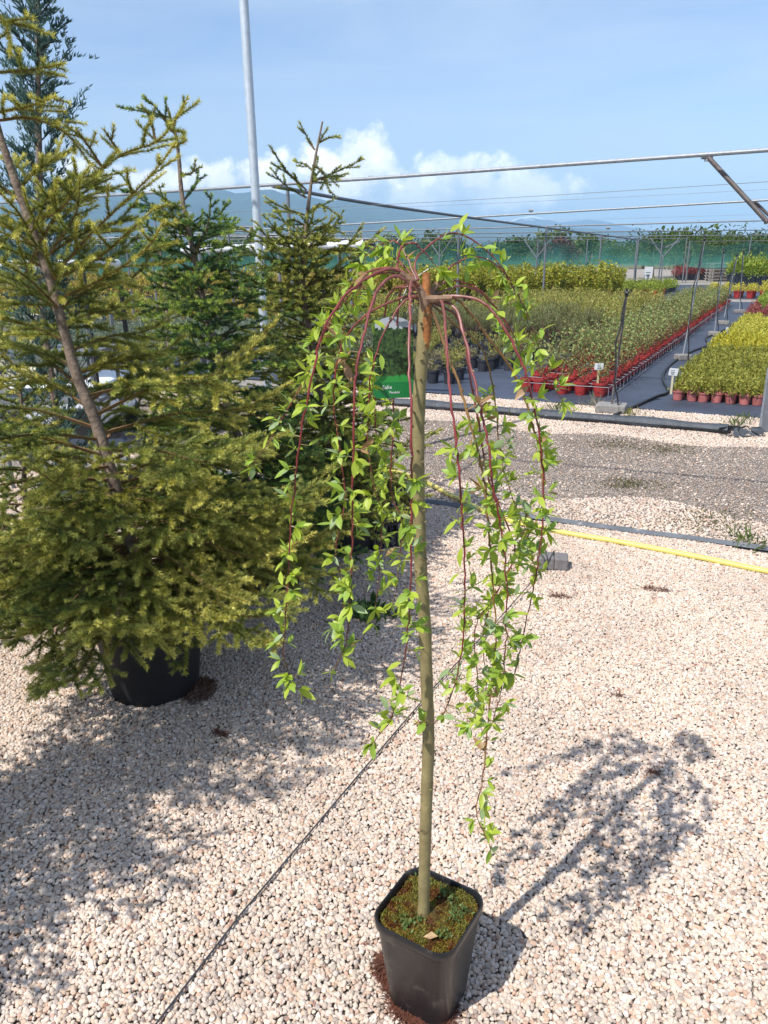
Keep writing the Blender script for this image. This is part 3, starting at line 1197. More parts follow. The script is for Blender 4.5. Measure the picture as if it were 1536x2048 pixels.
# beds seen between the spruces
for y in frange(11.4, 15.6, .42):
    for x in frange(-6.4+(y-11)*-.15, .1, .44):
        zl = 'nearest rows' if y < 13 else 'farther rows'
        potted('potted_lavender', 'lavender', (x+rr.uniform(-.08, .08), y+rr.uniform(-.06, .06), .008), (.09, .07, .16), M_greypot,
               'grey blue lavender in a dark pot behind the spruces, %s' % zl, 'potted plant', 'lavender pots behind the spruces, %s' % zl, rr, split=False, sc_=1.15)
for y in frange(17.2, 23, .62):
    for x in frange(-11-(y-17)*.4, .9, .62):
        potted('potted_yellow_green_shrub', rr.choice(['green', 'heather', 'orange']), (x+rr.uniform(-.1, .1), y+rr.uniform(-.1, .1), .008), (.11, .09, .18), M_greypot,
               'low yellow green shrub in the middle of the left-hand nursery field', 'potted shrub', 'yellow green shrubs in the left-hand field', rr, split=False, sc_=1.35)
for y in frange(25.5, 36, 1.15):
    for x in frange(-19, 1.5, 1.1):
        za = 'nearest rows' if y < 28 else 'middle rows' if y < 32 else 'farthest rows'
        potted('potted_amber_shrub', 'orange', (x+rr.uniform(-.2, .2), y+rr.uniform(-.15, .15), .008), (.18, .15, .2), M_greypot,
               'amber and yellow shrub in the far left field, %s' % za, 'potted shrub', 'amber shrubs in the far left field, %s' % za, rr, split=False, sc_=2.0)
for y in (39.2, 40.2):  # dark rows stand in for the band of shadow below the net
    for x in frange(-28, 3, .7):
        potted('potted_dark_shrub', 'dark', (x+rr.uniform(-.1, .1), y, .008), (.2, .16, .24), M_greypot,
               'shrub under the shade net, leaves coloured dark for the shadow there', 'potted shrub', 'shadow-dark shrubs under the shade net', rr, split=False, sc_=.95)

# ------------------------------------------------------------------ shade net, far trees
M_net = bpy.data.materials.new('green_net')
M_net.use_nodes = True
N, L = M_net.node_tree.nodes, M_net.node_tree.links
b = N['Principled BSDF']
b.inputs['Base Color'].default_value = (.06, .25, .20, 1)
b.inputs['Roughness'].default_value = .7
tl = N.new('ShaderNodeBsdfTranslucent')
tl.inputs[0].default_value = (.10, .36, .29, 1)
tp = N.new('ShaderNodeBsdfTransparent')
m1, m2 = N.new('ShaderNodeMixShader'), N.new('ShaderNodeMixShader')
m1.inputs[0].default_value = .4
L.new(b.outputs[0], m1.inputs[1])
L.new(tl.outputs[0], m1.inputs[2])
tcn = N.new('ShaderNodeTexCoord')
nn = N.new('ShaderNodeTexNoise')
nn.inputs['Scale'].default_value = .7
nn.inputs['Detail'].default_value = 4
L.new(tcn.outputs['Object'], nn.inputs['Vector'])
mr = N.new('ShaderNodeMapRange')
mr.inputs[1].default_value, mr.inputs[2].default_value, mr.inputs[3].default_value, mr.inputs[4].default_value = .3, .7, .42, .74
L.new(nn.outputs[0], mr.inputs[0])
gz = N.new('ShaderNodeNewGeometry')
sz = N.new('ShaderNodeSeparateXYZ')
L.new(gz.outputs['Position'], sz.inputs[0])
mz = N.new('ShaderNodeMapRange')          # the lower hem is folded double and lets less through
mz.inputs[1].default_value, mz.inputs[2].default_value, mz.inputs[3].default_value, mz.inputs[4].default_value = 1.1, 1.6, -.22, .06
L.new(sz.outputs[2], mz.inputs[0])
ad = N.new('ShaderNodeMath')
ad.operation = 'ADD'
ad.use_clamp = True
L.new(mr.outputs[0], ad.inputs[0])
L.new(mz.outputs[0], ad.inputs[1])
L.new(ad.outputs[0], m2.inputs[0])
L.new(m1.outputs[0], m2.inputs[1])
L.new(tp.outputs[0], m2.inputs[2])
L.new(m2.outputs[0], N['Material Output'].inputs[0])


def net(name, a, b_, z0, z1, label, seed, group, sag=.12):
    root = empty(name, a, label, 'shade net', group)
    nx, nz_ = 60, 6
    a, b_ = Vector(a), Vector(b_)
    d = b_-a
    nrm = Vector((-d.y, d.x, 0)).normalized()
    V, F = [], []
    for i in range(nx+1):
        for j in range(nz_+1):
            t, s = i/nx, j/nz_
            p = d*t
            dip = abs(math.sin(t*math.pi*7))
            zb = z0-.10*dip + .08*mnoise.noise(Vector((t*9, seed, 0)))
            zt = z1-sag*dip*.4
            p = p+nrm*(.12*mnoise.noise(Vector((t*20, s*2, seed))) + .18*math.sin(s*math.pi))
            V.append((p.x, p.y, zb+(zt-zb)*s))
    for i in range(nx):
        for j in range(nz_):
            q = i*(nz_+1)+j
            F.append((q, q+nz_+1, q+nz_+2, q+1))
    link('net_sheet', npmesh('net_sheet', V, F, [M_net], smooth=True), root)
    for i in range(8):
        p = d*(i/7)
        mb = MB()
        mb.tube([(p.x, p.y-.05, 0), (p.x, p.y-.05, z1+.06)], .03, 6)
        mb.build('post', M_steel, root, off=(0, 0, 0))
    mb = MB()
    mb.tube([Vector((0, -.03, z1+.02)), d+Vector((0, -.03, z1+.02))], .012, 5)
    mb.build('top_wire', M_steel, root, off=(0, 0, 0))


net('shade_net', (-30, 43, 0), (-2.2, 42, 0), .80, 2.2, 'green shade net on posts along the far left edge of the nursery', 1.3, 'green shade nets')
net('shade_net', (-2.0, 41.9, 0), (15.5, 41.5, 0), .92, 2.15, 'green shade net on posts behind the chest high shrubs', 4.7, 'green shade nets', .25)
net('shade_net', (15.7, 41.6, 0), (38, 43, 0), .80, 2.0, 'green shade net on posts behind the wooden pallets on the far right', 8.9, 'green shade nets', .5)


def far_tree(x, y, h, r_, cols, label, group, seed, n=1500):
    root = empty('field_tree', (x, y, 0), label, 'tree', group)
    rr_ = random.Random(seed)
    mb = MB()
    mb.tube([(0, 0, 0), (rr_.uniform(-.1, .1), 0, h*.3), (rr_.uniform(-.2, .2), 0, h*.7)], [.14, .11, .04], 6)
    for k in range(4):
        a = rr_.uniform(0, 6.28)
        mb.tube([(0, 0, h*.3), (math.cos(a)*r_*.5, math.sin(a)*r_*.5, h*.65)], [.06, .02], 4)
    mb.build('trunk', M_bark, root, off=(0, 0, 0))
    g = np.random.default_rng(seed)
    cl = [(g.normal(0, .45*r_), g.normal(0, .45*r_), h*(.42+.45*g.random()), r_*g.uniform(.28, .5)) for _ in range(16)]
    P = []
    for cx, cy, cz, cr_ in cl:
        d = g.normal(size=(n//16, 3))
        d /= np.linalg.norm(d, axis=1, keepdims=True)
        P.append(d*cr_*g.uniform(.5, 1.05, (len(d), 1))*np.array([1, 1, .8])+np.array([cx, cy, min(cz, h-cr_*.6)]))
    P = np.concatenate(P)
    D = g.normal(size=P.shape)
    V, F, c = leafcloud(P, D, .22, .13, cols, seed)
    link('crown', npmesh('crown', V, F, [M_foliage], col=c), root)


G1 = [(.05, .085, .02), (.07, .11, .025), (.04, .065, .018)]
G2 = [(.09, .14, .03), (.12, .16, .03), (.07, .11, .025)]
G3 = [(.10, .045, .04), (.07, .04, .03)]
fr = random.Random(21)
for i in range(34):
    x = -36+i*2.5+fr.uniform(-.8, .8)
    k = fr.random()
    cols, lb, gr = ((G1, 'dark green tree behind the shade net', 'dark green trees behind the net') if k < .55 else
                    (G2, 'bright green tree behind the shade net', 'bright green trees behind the net') if k < .88 else
                    (G3, 'maroon leaved tree behind the shade net', 'maroon trees behind the net'))
    h = fr.uniform(2.2, 2.9)
    if x < 9:
        h = fr.uniform(1.8, 2.5)
    far_tree(x, 48+fr.uniform(-1, 5), h, fr.uniform(1.3, 1.9), cols, lb, gr, 300+i, 1300)
for px, top, Y, r_ in ((480, 462, 90, 3.2), (505, 470, 92, 2.8), (600, 462, 88, 3.4), (640, 468, 90, 3.0), (860, 465, 84, 3.6), (1420, 466, 70, 3.6), (1390, 474, 72, 2.6),
                       (1465, 474, 70, 2.5), (1510, 480, 68, 2.2), (1070, 478, 78, 2.6), (1290, 482, 76, 2.2), (1560, 470, 70, 3)):
    p = at(px, top, Y)
    lb = {480: 'tree behind the galvanised post, left of a pair', 505: 'tree just right of the galvanised post, far away', 600: 'rounded tree behind the right spruce top',
          640: 'rounded tree right of the right spruce top', 860: 'tree showing above the net just over the willow', 1420: 'tallest dark tree above the net on the right',
          1390: 'smaller tree left of the tallest dark tree', 1465: 'low tree right of the tallest dark tree', 1510: 'low spreading tree at the far right edge',
          1070: 'bright tree above the net under the snowy peak', 1290: 'small tree above the net near the white board'}.get(px, 'tree beyond the far right corner of the nursery')
    far_tree(p.x, Y, p.z, r_, G1 if px in (600, 640, 860, 1420) else G2, lb, 'trees standing above the shade net', px, 2400)
# hedgerow
g = np.random.default_rng(77)
n = 26000
P = np.stack([g.uniform(-120, 130, n), g.uniform(105, 118, n), g.uniform(0, 1, n)**.8], 1)
hgt = 2.6+1.2*np.sin(P[:, 0]*.33)+.9*np.sin(P[:, 0]*.83+1)+.6*np.sin(P[:, 0]*2.1)
P[:, 2] *= np.maximum(hgt, 1.2)
V, F, c = leafcloud(P, g.normal(size=P.shape), .8, .5, G1+G2, 78)
tag(link('far_hedgerow', npmesh('far_hedgerow', V, F, [M_foliage], col=c)), 'long uneven green hedgerow across the fields', 'hedgerow', kind='stuff')
# bare young trees in a row beyond the net
for i in range(26):
    x = 14+i*.95+fr.uniform(-.2, .2)
    o = empty('young_tree', (x, 44.6+fr.uniform(-.4, .4), 0), 'young staked tree in the row beyond the net on the right', 'tree', 'young trees beyond the net')
    mb = MB()
    hh = fr.uniform(2.0, 2.5)
    mb.tube([(0, 0, 0), (fr.uniform(-.05, .05), 0, hh)], [.03, .012], 5)
    mb.build('trunk', M_bark, o, off=(0, 0, 0))
    gg = np.random.default_rng(900+i)
    P = gg.normal(size=(110, 3))*np.array([.35, .35, .35])+np.array([0, 0, hh-.2])
    V, F, c = leafcloud(P, gg.normal(size=P.shape), .2, .1, G1, 900+i)
    link('crown', npmesh('crown', V, F, [M_foliage], col=c), o)

# pallets, signs
pp = gp(1440, 562)
root = empty('pallet_stack', pp, 'stack of grey weathered wooden pallets far off on the right', 'pallets')
for k in range(6):
    for s in range(3):
        mb = MB()
        mb.box(pp+Vector((0, -.5+s*.45, .06+k*.16)), (1.3, .1, .09))
        mb.build('bearer', M_wood, root)
    for s in range(5):
        mb = MB()
        mb.box(pp+Vector((0, -.55+s*.27, .12+k*.16)), (1.3, .2, .03))
        mb.build('board', M_wood, root)


def small_sign(px, py, Y, w, h, post_to, label, mpost, tilt=0.0, mcard=None):
    p = at(px, py, Y)
    root = empty('plant_sign', (p.x, p.y, 0), label, 'sign')
    mb = MB()
    mb.box(p, (w, .006, h), M=Matrix.Rotation(tilt, 3, 'Y') @ Matrix.Rotation(.12, 3, 'X'))
    mb.build('card', mcard or M_signw, root)
    mb = MB()
    mb.box((p.x, p.y+.008, (p.z+post_to)/2-h*.1), (w*.22, .006, p.z-post_to))
    mb.build('stake', mpost, root)
    mb = MB()
    for k in range(3):
        mb.box(p+Vector((rnd.uniform(-.1, .1)*w, -.0045-.004*0 - .012*(.12*(.25-.25*k)), h*(.22-.22*k))), (w*rnd.uniform(.35, .62), .002, h*.07),
               M=Matrix.Rotation(tilt, 3, 'Y') @ Matrix.Rotation(.12, 3, 'X'))
    mb.build('print', M_steel, root)


small_sign(1198, 733, 8.92, .10, .072, .12, 'white card sign on a stick in the front right red pot', M_woodstick)
small_sign(1347, 744, 8.62, .098, .08, .08, 'cream card sign on a stick at the corner of the right-hand bed', M_cream, .1)
small_sign(1453, 665, 15.2, .05, .2, 0, 'thin white label stake at the edge of the yellow shrubs', M_whitep)
small_sign(1517, 620, 21.0, .2, .16, 0, 'small white sign above the red leaved shrubs on the right', M_woodstick)
small_sign(1297, 545, 33.0, .34, .46, .2, 'upright white board in the far beds', M_steel)
small_sign(1231, 537, 34.0, .22, .3, .2, 'smaller white board left of the upright white board', M_steel)
small_sign(1242, 596, 21, .13, .1, .2, 'tiny white card among the feathery plants', M_woodstick)

# ------------------------------------------------------------------ pipe frame over the beds
fr_root = empty('pipe_frame', (0, 12, 0), 'galvanised pipe frame spanning over the nursery beds', 'pipe frame')


def pipe(name, pts, r_, m=M_galv, sides=8):
    mb = MB()
    mb.tube(pts, r_, sides)
    return mb.build(name, m, fr_root)


def pipe_px(name, a, b_, r_, m=M_galv, ext=0.0, n=8, sag=.0):
    A, B = at(*a), at(*b_)
    d = (B-A)
    A, B = A-d*ext, B+d*ext
    pts = []
    for i in range(n+1):
        t = i/n
        p = A.lerp(B, t)
        p.z -= sag*math.sin(math.pi*t)
        pts.append(p)
    return pipe(name, pts, r_, m)


def clamp_(p, s=.05):
    mb = MB()
    mb.tube([p+Vector((-s, 0, 0)), p+Vector((s, 0, 0))], s*.55, 8)
    mb.tube([p+Vector((0, 0, -s*.9)), p+Vector((0, 0, s*.3))], s*.4, 8)
    mb.build('clamp', M_galv, fr_root)


R1 = .021
A1, B1 = at(230, 390, 12.74), at(1536, 300, 8.1)
pipe('rail', [A1+(A1-B1)*.6, A1, A1.lerp(B1, .5)+Vector((0, 0, -.012)), B1, B1+(B1-A1)*.35], R1)
c1 = at(1414, 312, 8.53)
clamp_(c1, .055)
clamp_(at(742, 355, 10.5), .035)
tip = at(1536, 445, 8.15)
tip2 = at(1600, 470, 8.0)
pipe('strut', [c1, tip], .024, M_rust)
pipe('strut', [tip, at(1650, 292, 7.7)], .024, M_rust)
A2, B2 = at(640, 452, 22.0), at(1536, 400, 16.0)
pipe('rail', [A2+(A2-B2)*1.2, A2, B2, B2+(B2-A2)*.5], .021)
c2 = at(1508, 402, 16.2)
clamp_(c2, .06)
pipe('strut', [c2, at(1560, 452, 16)], .03, M_rust)
clamp_(at(1062, 421, 19.2), .05)
A3, B3 = at(640, 465, 30), at(1536, 441, 24)
pipe('rail', [A3+(A3-B3)*1.2, A3, B3, B3+(B3-A3)*.5], .02, M_steel)
clamp_(at(1216, 456, 26), .06)
for (ya, yb, Ya, Yb) in ((474, 460, 36, 33), (480, 470, 41, 38)):
    a_, b_ = at(300, ya, Ya), at(1536, yb, Yb)
    pipe('rail', [a_+(a_-b_)*.3, a_, b_, b_+(b_-a_)*.3], .019, M_steel)
    for px in (770, 1000, 1150, 1260, 1360):
        t = (px-300)/1236
        clamp_(at(px, ya+(yb-ya)*t, Ya+(Yb-Ya)*t), .055)
# the sloping dark purlin and its posts
q0, q1, q2, q3 = at(545, 372, 11.5), at(780, 413, 15), at(1088, 455, 24), at(1280, 480, 33)
pipe('purlin', spline([q0, q1, q2, q3], 5), .027, M_steel)
pipe('purlin', [q3, at(1330, 495, 34), at(1360, 482, 34)], .022, M_steel)
for px, top, bot, Y in ((575, 374, 620, 12.0), (1093, 455, 640, 24.0), (1203, 468, 612, 28.0), (1277, 480, 594, 32.0), (1325, 478, 600, 33.0), (917, 470, 690, 17.5)):
    p = at(px, top, Y)
    pipe('post', [(p.x, p.y, 0), (p.x+.0, p.y, p.z)], .03 if Y > 20 else .024, M_steel)
# V struts of the far rails
for px, y0, Y in ((465, 455, 20), (1075, 478, 36), (880, 475, 36), (440, 500, 30), (760, 476, 34), (1330, 476, 36)):
    a = at(px, y0, Y)
    low = Vector((a.x, a.y, a.z-.8))
    pipe('post', [(a.x, a.y, 0), low], .028, M_steel)
    pipe('strut', [low, a+Vector((-.55, .28, 0))], .026, M_steel)
    pipe('strut', [low, a+Vector((.55, -.28, 0))], .026, M_steel)
# trusses seen on the left, over the roll
for (a, b_, r_) in (((330, 448, 13.5), (520, 455, 12.6), .018), ((300, 470, 16), (760, 478, 15), .018), ((520, 468, 12.6), (760, 482, 12.2), .016), ((210, 458, 18), (520, 462, 17), .016)):
    pipe_px('rail', a, b_, r_, M_steel)
for a, b_ in (((405, 452, 13.2), (435, 488, 13.2)), ((457, 452, 13), (458, 486, 13)), ((505, 454, 12.7), (485, 488, 12.7)), ((690, 476, 12.3), (700, 500, 12.3)), ((740, 480, 12.2), (722, 505, 12.2))):
    pipe_px('strut', a, b_, .014, M_steel)
for px in (250, 300, 458):
    p = at(px, 470, 17)
    pipe('post', [(p.x, p.y, 0), p], .02, M_steel)
# thin support wires high across the beds
for i, (a, b_) in enumerate((((420, 425, 14), (1536, 362, 11)), ((700, 418, 26), (1536, 378, 20)), ((760, 448, 40), (1536, 428, 34)))):
    pipe_px('wire', a, b_, .0035, M_steel, ext=.1, sag=.03)

# galvanised post
pb = at(531, 700, 5.5)
post = empty('galvanised_post', (pb.x, pb.y, 0), 'tall pale galvanised post rising behind the spruces', 'post')
mb = MB()
mb.tube([(pb.x, pb.y, 0), (pb.x-.005, pb.y, 2.2), (pb.x-.01, pb.y, 4.3)], .029, 16)
mb.build('pole', M_post, post)
mb = MB()
mb.tube([(pb.x-.01, pb.y, 4.3), (pb.x-.01, pb.y, 4.32)], .034, 16)
mb.build('cap', M_steel, post)

# overhead cables: they show by their shadows on the track
for i, (a, b_) in enumerate((((858, 905), (1536, 965)), ((858, 985), (1000, 890)), ((858, 960), (960, 1000)))):
    zc = 3.4
    off = Vector((-SH.x, -SH.y, 0))*(zc/math.tan(SUN_EL))
    A, B = gp(*a)+off, gp(*b_)+off
    A.z = B.z = zc
    d = B-A
    if i == 0:
        A, B = A-d*.5, B+d*.6
    cb = MB()
    pts = [A.lerp(B, t/40)+Vector((0, 0, .02*math.sin(t*1.9))) for t in range(41)]
    cb.tube(pts, [.011+.004*(k % 2) for k in range(41)], 5)
    o = cb.build('overhead_cable', M_cord)
    tag(o, ('thin dark cable strung high over the track, seen by its long shadow', 'short cable strung high over the track, its shadow behind the willow stem',
            'second short cable high over the track near the willow')[i], 'cable', 'cables over the track')

# white roll of film
ra, rb = at(365, 500, 9.4), at(728, 488, 8.6)
root = empty('film_roll', ra, 'long white rolled-up plastic film hanging between the spruces', 'film roll')
mb = MB()
d = (rb-ra)
mb.tube([ra+d*(i/24)+Vector((0, 0, .006*math.sin(i*2.1))) for i in range(25)], [.040+.004*math.sin(i*1.7) for i in range(25)], 12)
mb.build('roll', M_white, root)
mb = MB()
mb.tube([rb, rb+d.normalized()*.05], .048, 12)
mb.tube([rb+d.normalized()*.05, rb+d.normalized()*.12], .02, 8)
mb.build('end_cap', M_black, root)
for t in (.1, .55, .93):
    mb = MB()
    q = ra+d*t
    mb.tube([q+Vector((0, 0, -.05)), (q.x, q.y, 0)], .018, 6)
    mb.build('support', M_steel, root)

# ------------------------------------------------------------------ sprinklers, hoses, cloth roll
def sprinkler(base, top, label, hw, seed):
    r = random.Random(seed)
    B = gp(*base)
    T = at(top[0], top[1], B.y+top[2])
    root = empty('sprinkler', B, label, 'sprinkler', 'irrigation sprinklers along the path')
    mb = MB()
    mb.box(B+Vector((0, 0, .045)), (hw, hw*.75, .085), rz=r.uniform(-.5, .2))
    o = mb.build('block', M_conc, root, smooth=False)
    bv = o.modifiers.new('bevel', 'BEVEL')
    bv.width = .012
    bv.segments = 2
    mb = MB()
    mid = B.lerp(T, .55)
    mb.tube([B+Vector((0, 0, .07)), mid, T], [.011, .0105, .010], 8)
    mb.build('riser', M_galv if seed != 1 else M_rust, root)
    mb = MB()
    mb.tube([T, T+Vector((0, 0, .03))], .02, 8)
    mb.tube([T+Vector((0, 0, .03)), T+Vector((0, 0, .045))], [.036, .03], 8)
    mb.tube([T+Vector((0, 0, .045)), T+Vector((0, 0, .075))], .012, 8)
    mb.build('head', M_black, root)
    mb = MB()
    pts = []
    side = Vector((-.07, -.03, 0))
    for i in range(9):
        t = i/8
        p = (B+Vector((.05, -.08, .02))).lerp(T, t) + side*math.sin(t*math.pi)*1.1 + Vector((.012*math.sin(i*2.3), 0, 0))
        pts.append(p)
    mb.tube(spline(pts, 4), .0085, 6)
    mb.build('hose', M_black, root)


sprinkler((1222, 824), (1253, 592, .05), 'short black sprinkler on a concrete block at the corner of the red pot bed', .30, 1)
sprinkler((1365, 720), (1409, 482, .1), 'tall leaning sprinkler on a concrete block halfway along the path', .22, 2)
sprinkler((1428, 672), (1448, 506, .1), 'sprinkler with a white riser behind the tall leaning one', .22, 3)
sprinkler((1446, 649), (1474, 513, .1), 'third sprinkler along the path from the front, thin dark riser', .24, 4)
sprinkler((1478, 626), (1487, 508, .1), 'farthest sprinkler at the end of the path', .26, 5)

hose = MB()
hose.tube(spline([gp(x, y, .022) for x, y in ((1208, 842), (1232, 829), (1275, 810), (1312, 793), (1336, 783), (1326, 760), (1330, 742), (1350, 722), (1385, 702), (1415, 690), (1412, 676),
                                               (1435, 666), (1460, 652), (1488, 634))], 6), .016, 8)
tag(hose.build('water_hose', M_black), 'black water hose winding along the path between the beds', 'hose')
yh = MB()
yh.tube(spline([gp(x, y, .019) for x, y in ((600, 930), (760, 938), (845, 962), (905, 992), (1000, 1034), (1100, 1060), (1250, 1086), (1400, 1115), (1536, 1143), (1700, 1172))], 8), .0165, 12)
tag(yh.build('yellow_hose', M_yellow), 'thick yellow garden hose lying across the gravel behind the willow', 'hose')

# rolled cloth along the far side of the track
ro = MB()
P = []
rad = []
for i in range(90):
    w = -7.5+i*.1
    p = bed(-1.48+.05*mnoise.noise(Vector((w*.8, 0, 3))), w, .05)
    P.append(p)
    rad.append(.055+.02*mnoise.noise(Vector((w*2.2, 5, 1))))
ro.tube(P, rad, 10)
n0 = len(ro.v)
for v in ro.v:
    v.z = max(.0, v.z*.85)
tag(ro.build('cloth_roll', M_roll), 'dark rolled-up ground cloth lying along the far side of the track', 'cloth roll')
# torn cloth end
tc_ = MB()
for k in range(14):
    a = k*.45
    c = bed(-1.5, 1.52, .01)
    tc_.quad([c+Vector((math.cos(a)*.1, math.sin(a)*.06, .03*(k % 3))), c+Vector((math.cos(a+.5)*.22, math.sin(a+.5)*.13, .012)), c+Vector((math.cos(a+.7)*.2, math.sin(a+.7)*.14, .05*(k % 2)+.01)),
              c+Vector((math.cos(a+.2)*.08, math.sin(a+.2)*.05, .07))])
tag(tc_.build('crumpled_cloth', M_roll, smooth=False), 'crumpled scrap of dark cloth at the end of the cloth roll', 'cloth')
# grey mesh panel at the frame edge
p0 = bed(-1.30, 1.70)
root = empty('mesh_panel', p0, 'narrow grey panel standing at the end of the cloth roll', 'panel')
mb = MB()
mb.box(p0+Vector((.03, 0, .29)), (.012, .12, .56), rz=1.2)
mb.build('sheet', M_steel, root)
for s in (-.07, .07):
    mb = MB()
    mb.box(p0+Vector((.03+s*.95, s*-.36+.0, .29)), (.014, .014, .60))
    mb.build('frame_bar', M_galv, root)

# cloth edge between track and yard
st = MB()
pts = []
for i in range(80):
    w = -6+i*.12
    e = .05*mnoise.noise(Vector((w*.9, 2, 0)))
    hw = .030+.014*mnoise.noise(Vector((w*2.3, 9, 0)))
    pts.append((bed(-4.55+e-hw, w, .012), bed(-4.55+e, w, .030+.006*mnoise.noise(Vector((w*6, 1, 1)))), bed(-4.55+e+hw, w, .012)))
for i in range(79):
    for k in range(2):
        st.quad([pts[i][k], pts[i+1][k], pts[i+1][k+1], pts[i][k+1]])
tag(st.build('edging_strip', M_strip), 'grey strip of cloth edge half buried along the near side of the track', 'edging')

# paver pieces with the cord
bp_ = gp(1110, 1138)
root = empty('paver', gp(1088, 1135), 'grey concrete paver with a dark cord wound round it, left one of the pair', 'paver')
R = Matrix.Rotation(-.12, 3, 'Z')
mb = MB()
c = gp(1090, 1136)+Vector((0, 0, .042))
mb.box(c, (.085, .10, .07), M=R)
o = mb.build('block', M_paver, root, smooth=False)
bv = o.modifiers.new('bevel', 'BEVEL')
bv.width = .008
bv.segments = 2
for dx, sl in ((.004, .0), (.018, .03), (-.014, -.02)):
    mb = MB()
    loop = [Vector((dx-sl, -.053, -.03)), Vector((dx, -.053, .036)), Vector((dx+sl, .053, .037)), Vector((dx+sl, .053, -.03))]
    mb.tube([c+R @ q for q in loop], .0035, 5)
    mb.build('cord_loop', M_cord, root)
root = empty('paver', gp(1120, 1136), 'bare grey concrete paver, right one of the pair', 'paver')
mb = MB()
c2_ = gp(1121, 1137)+Vector((0, 0, .040))
mb.box(c2_, (.072, .10, .068), M=Matrix.Rotation(-.2, 3, 'Z'))
o = mb.build('block', M_paver, root, smooth=False)
bv = o.modifiers.new('bevel', 'BEVEL')
bv.width = .008
bv.segments = 2
cord = MB()
cord.tube([gp(1080, 1145, .03), gp(1000, 1235, .022), gp(870, 1372, .018), gp(700, 1570, .016), gp(480, 1830, .015), gp(318, 2040, .015), gp(150, 2260, .015)], .0028, 6)
tag(cord.build('cord', M_cord), 'thin dark cord stretched over the gravel from the paver to the front', 'cord')

# utility cart and trolley glimpsed on the left
cx = at(60, 560, 6.6)
cart = empty('utility_cart', (cx.x, 6.6, 0), 'white roofed utility cart behind the spruces on the left', 'cart')
X0, X1 = at(-60, 530, 6.6).x, at(182, 530, 6.6).x
zr = at(90, 530, 6.6).z


def cpart(name, m, *boxes, bev=.01):
    mb = MB()
    for c_, s_ in boxes:
        mb.box(c_, s_)
    o_ = mb.build(name, m, cart, smooth=False)
    b2 = o_.modifiers.new('bevel', 'BEVEL')
    b2.width = bev
    b2.segments = 2
    return o_


xm = (X0+X1)/2
cpart('roof', M_white, ((xm, 6.9, zr), (X1-X0, 1.0, .07)), bev=.03)
for x in (X1-.02, X0+.05):
    for y in (6.45, 7.35):
        cpart('roof_post', M_black, ((x, y, zr/2+.25), (.04, .04, zr-.57)))
cpart('body', M_white, ((xm, 6.9, .42), (X1-X0, .95, .35)), bev=.05)
cpart('seat', M_cream, ((xm-.1, 6.9, .68), (.4, .8, .14)), ((xm-.32, 6.9, .92), (.1, .8, .4)), bev=.03)
for x in (X0+.2, X1-.2):
    for y in (6.42, 7.38):
        mb = MB()
        mb.tube([(x, y-.06, .2), (x, y+.06, .2)], .2, 16)
        mb.build('wheel', M_black, cart)
tb = at(75, 690, 5.2)
tr = empty('plant_trolley', (tb.x, 5.2, 0), 'grey metal plant trolley with shelves on the far left', 'trolley')
for z in (.35, .72, 1.02):
    mb = MB()
    mb.box((tb.x, 5.2, z), (.9, .5, .025))
    mb.build('shelf', M_steel, tr, smooth=False)
for x in (-.43, .43):
    for y in (-.23, .23):
        mb = MB()
        mb.tube([(tb.x+x, 5.2+y, .0), (tb.x+x, 5.2+y, 1.25)], .014, 6)
        mb.build('leg', M_steel, tr)
mb = MB()
tz = at(75, 642, 5.2)
mb.lathe([(.001, 1.034), (.055, 1.034), (.075, 1.034+.13), (.08, 1.034+.14), (.07, 1.034+.14), (.05, 1.05)], (tz.x, 5.2, 0), 18)
tag(mb.build('cream_tub', M_cream), 'small cream plastic tub on the grey trolley', 'tub')


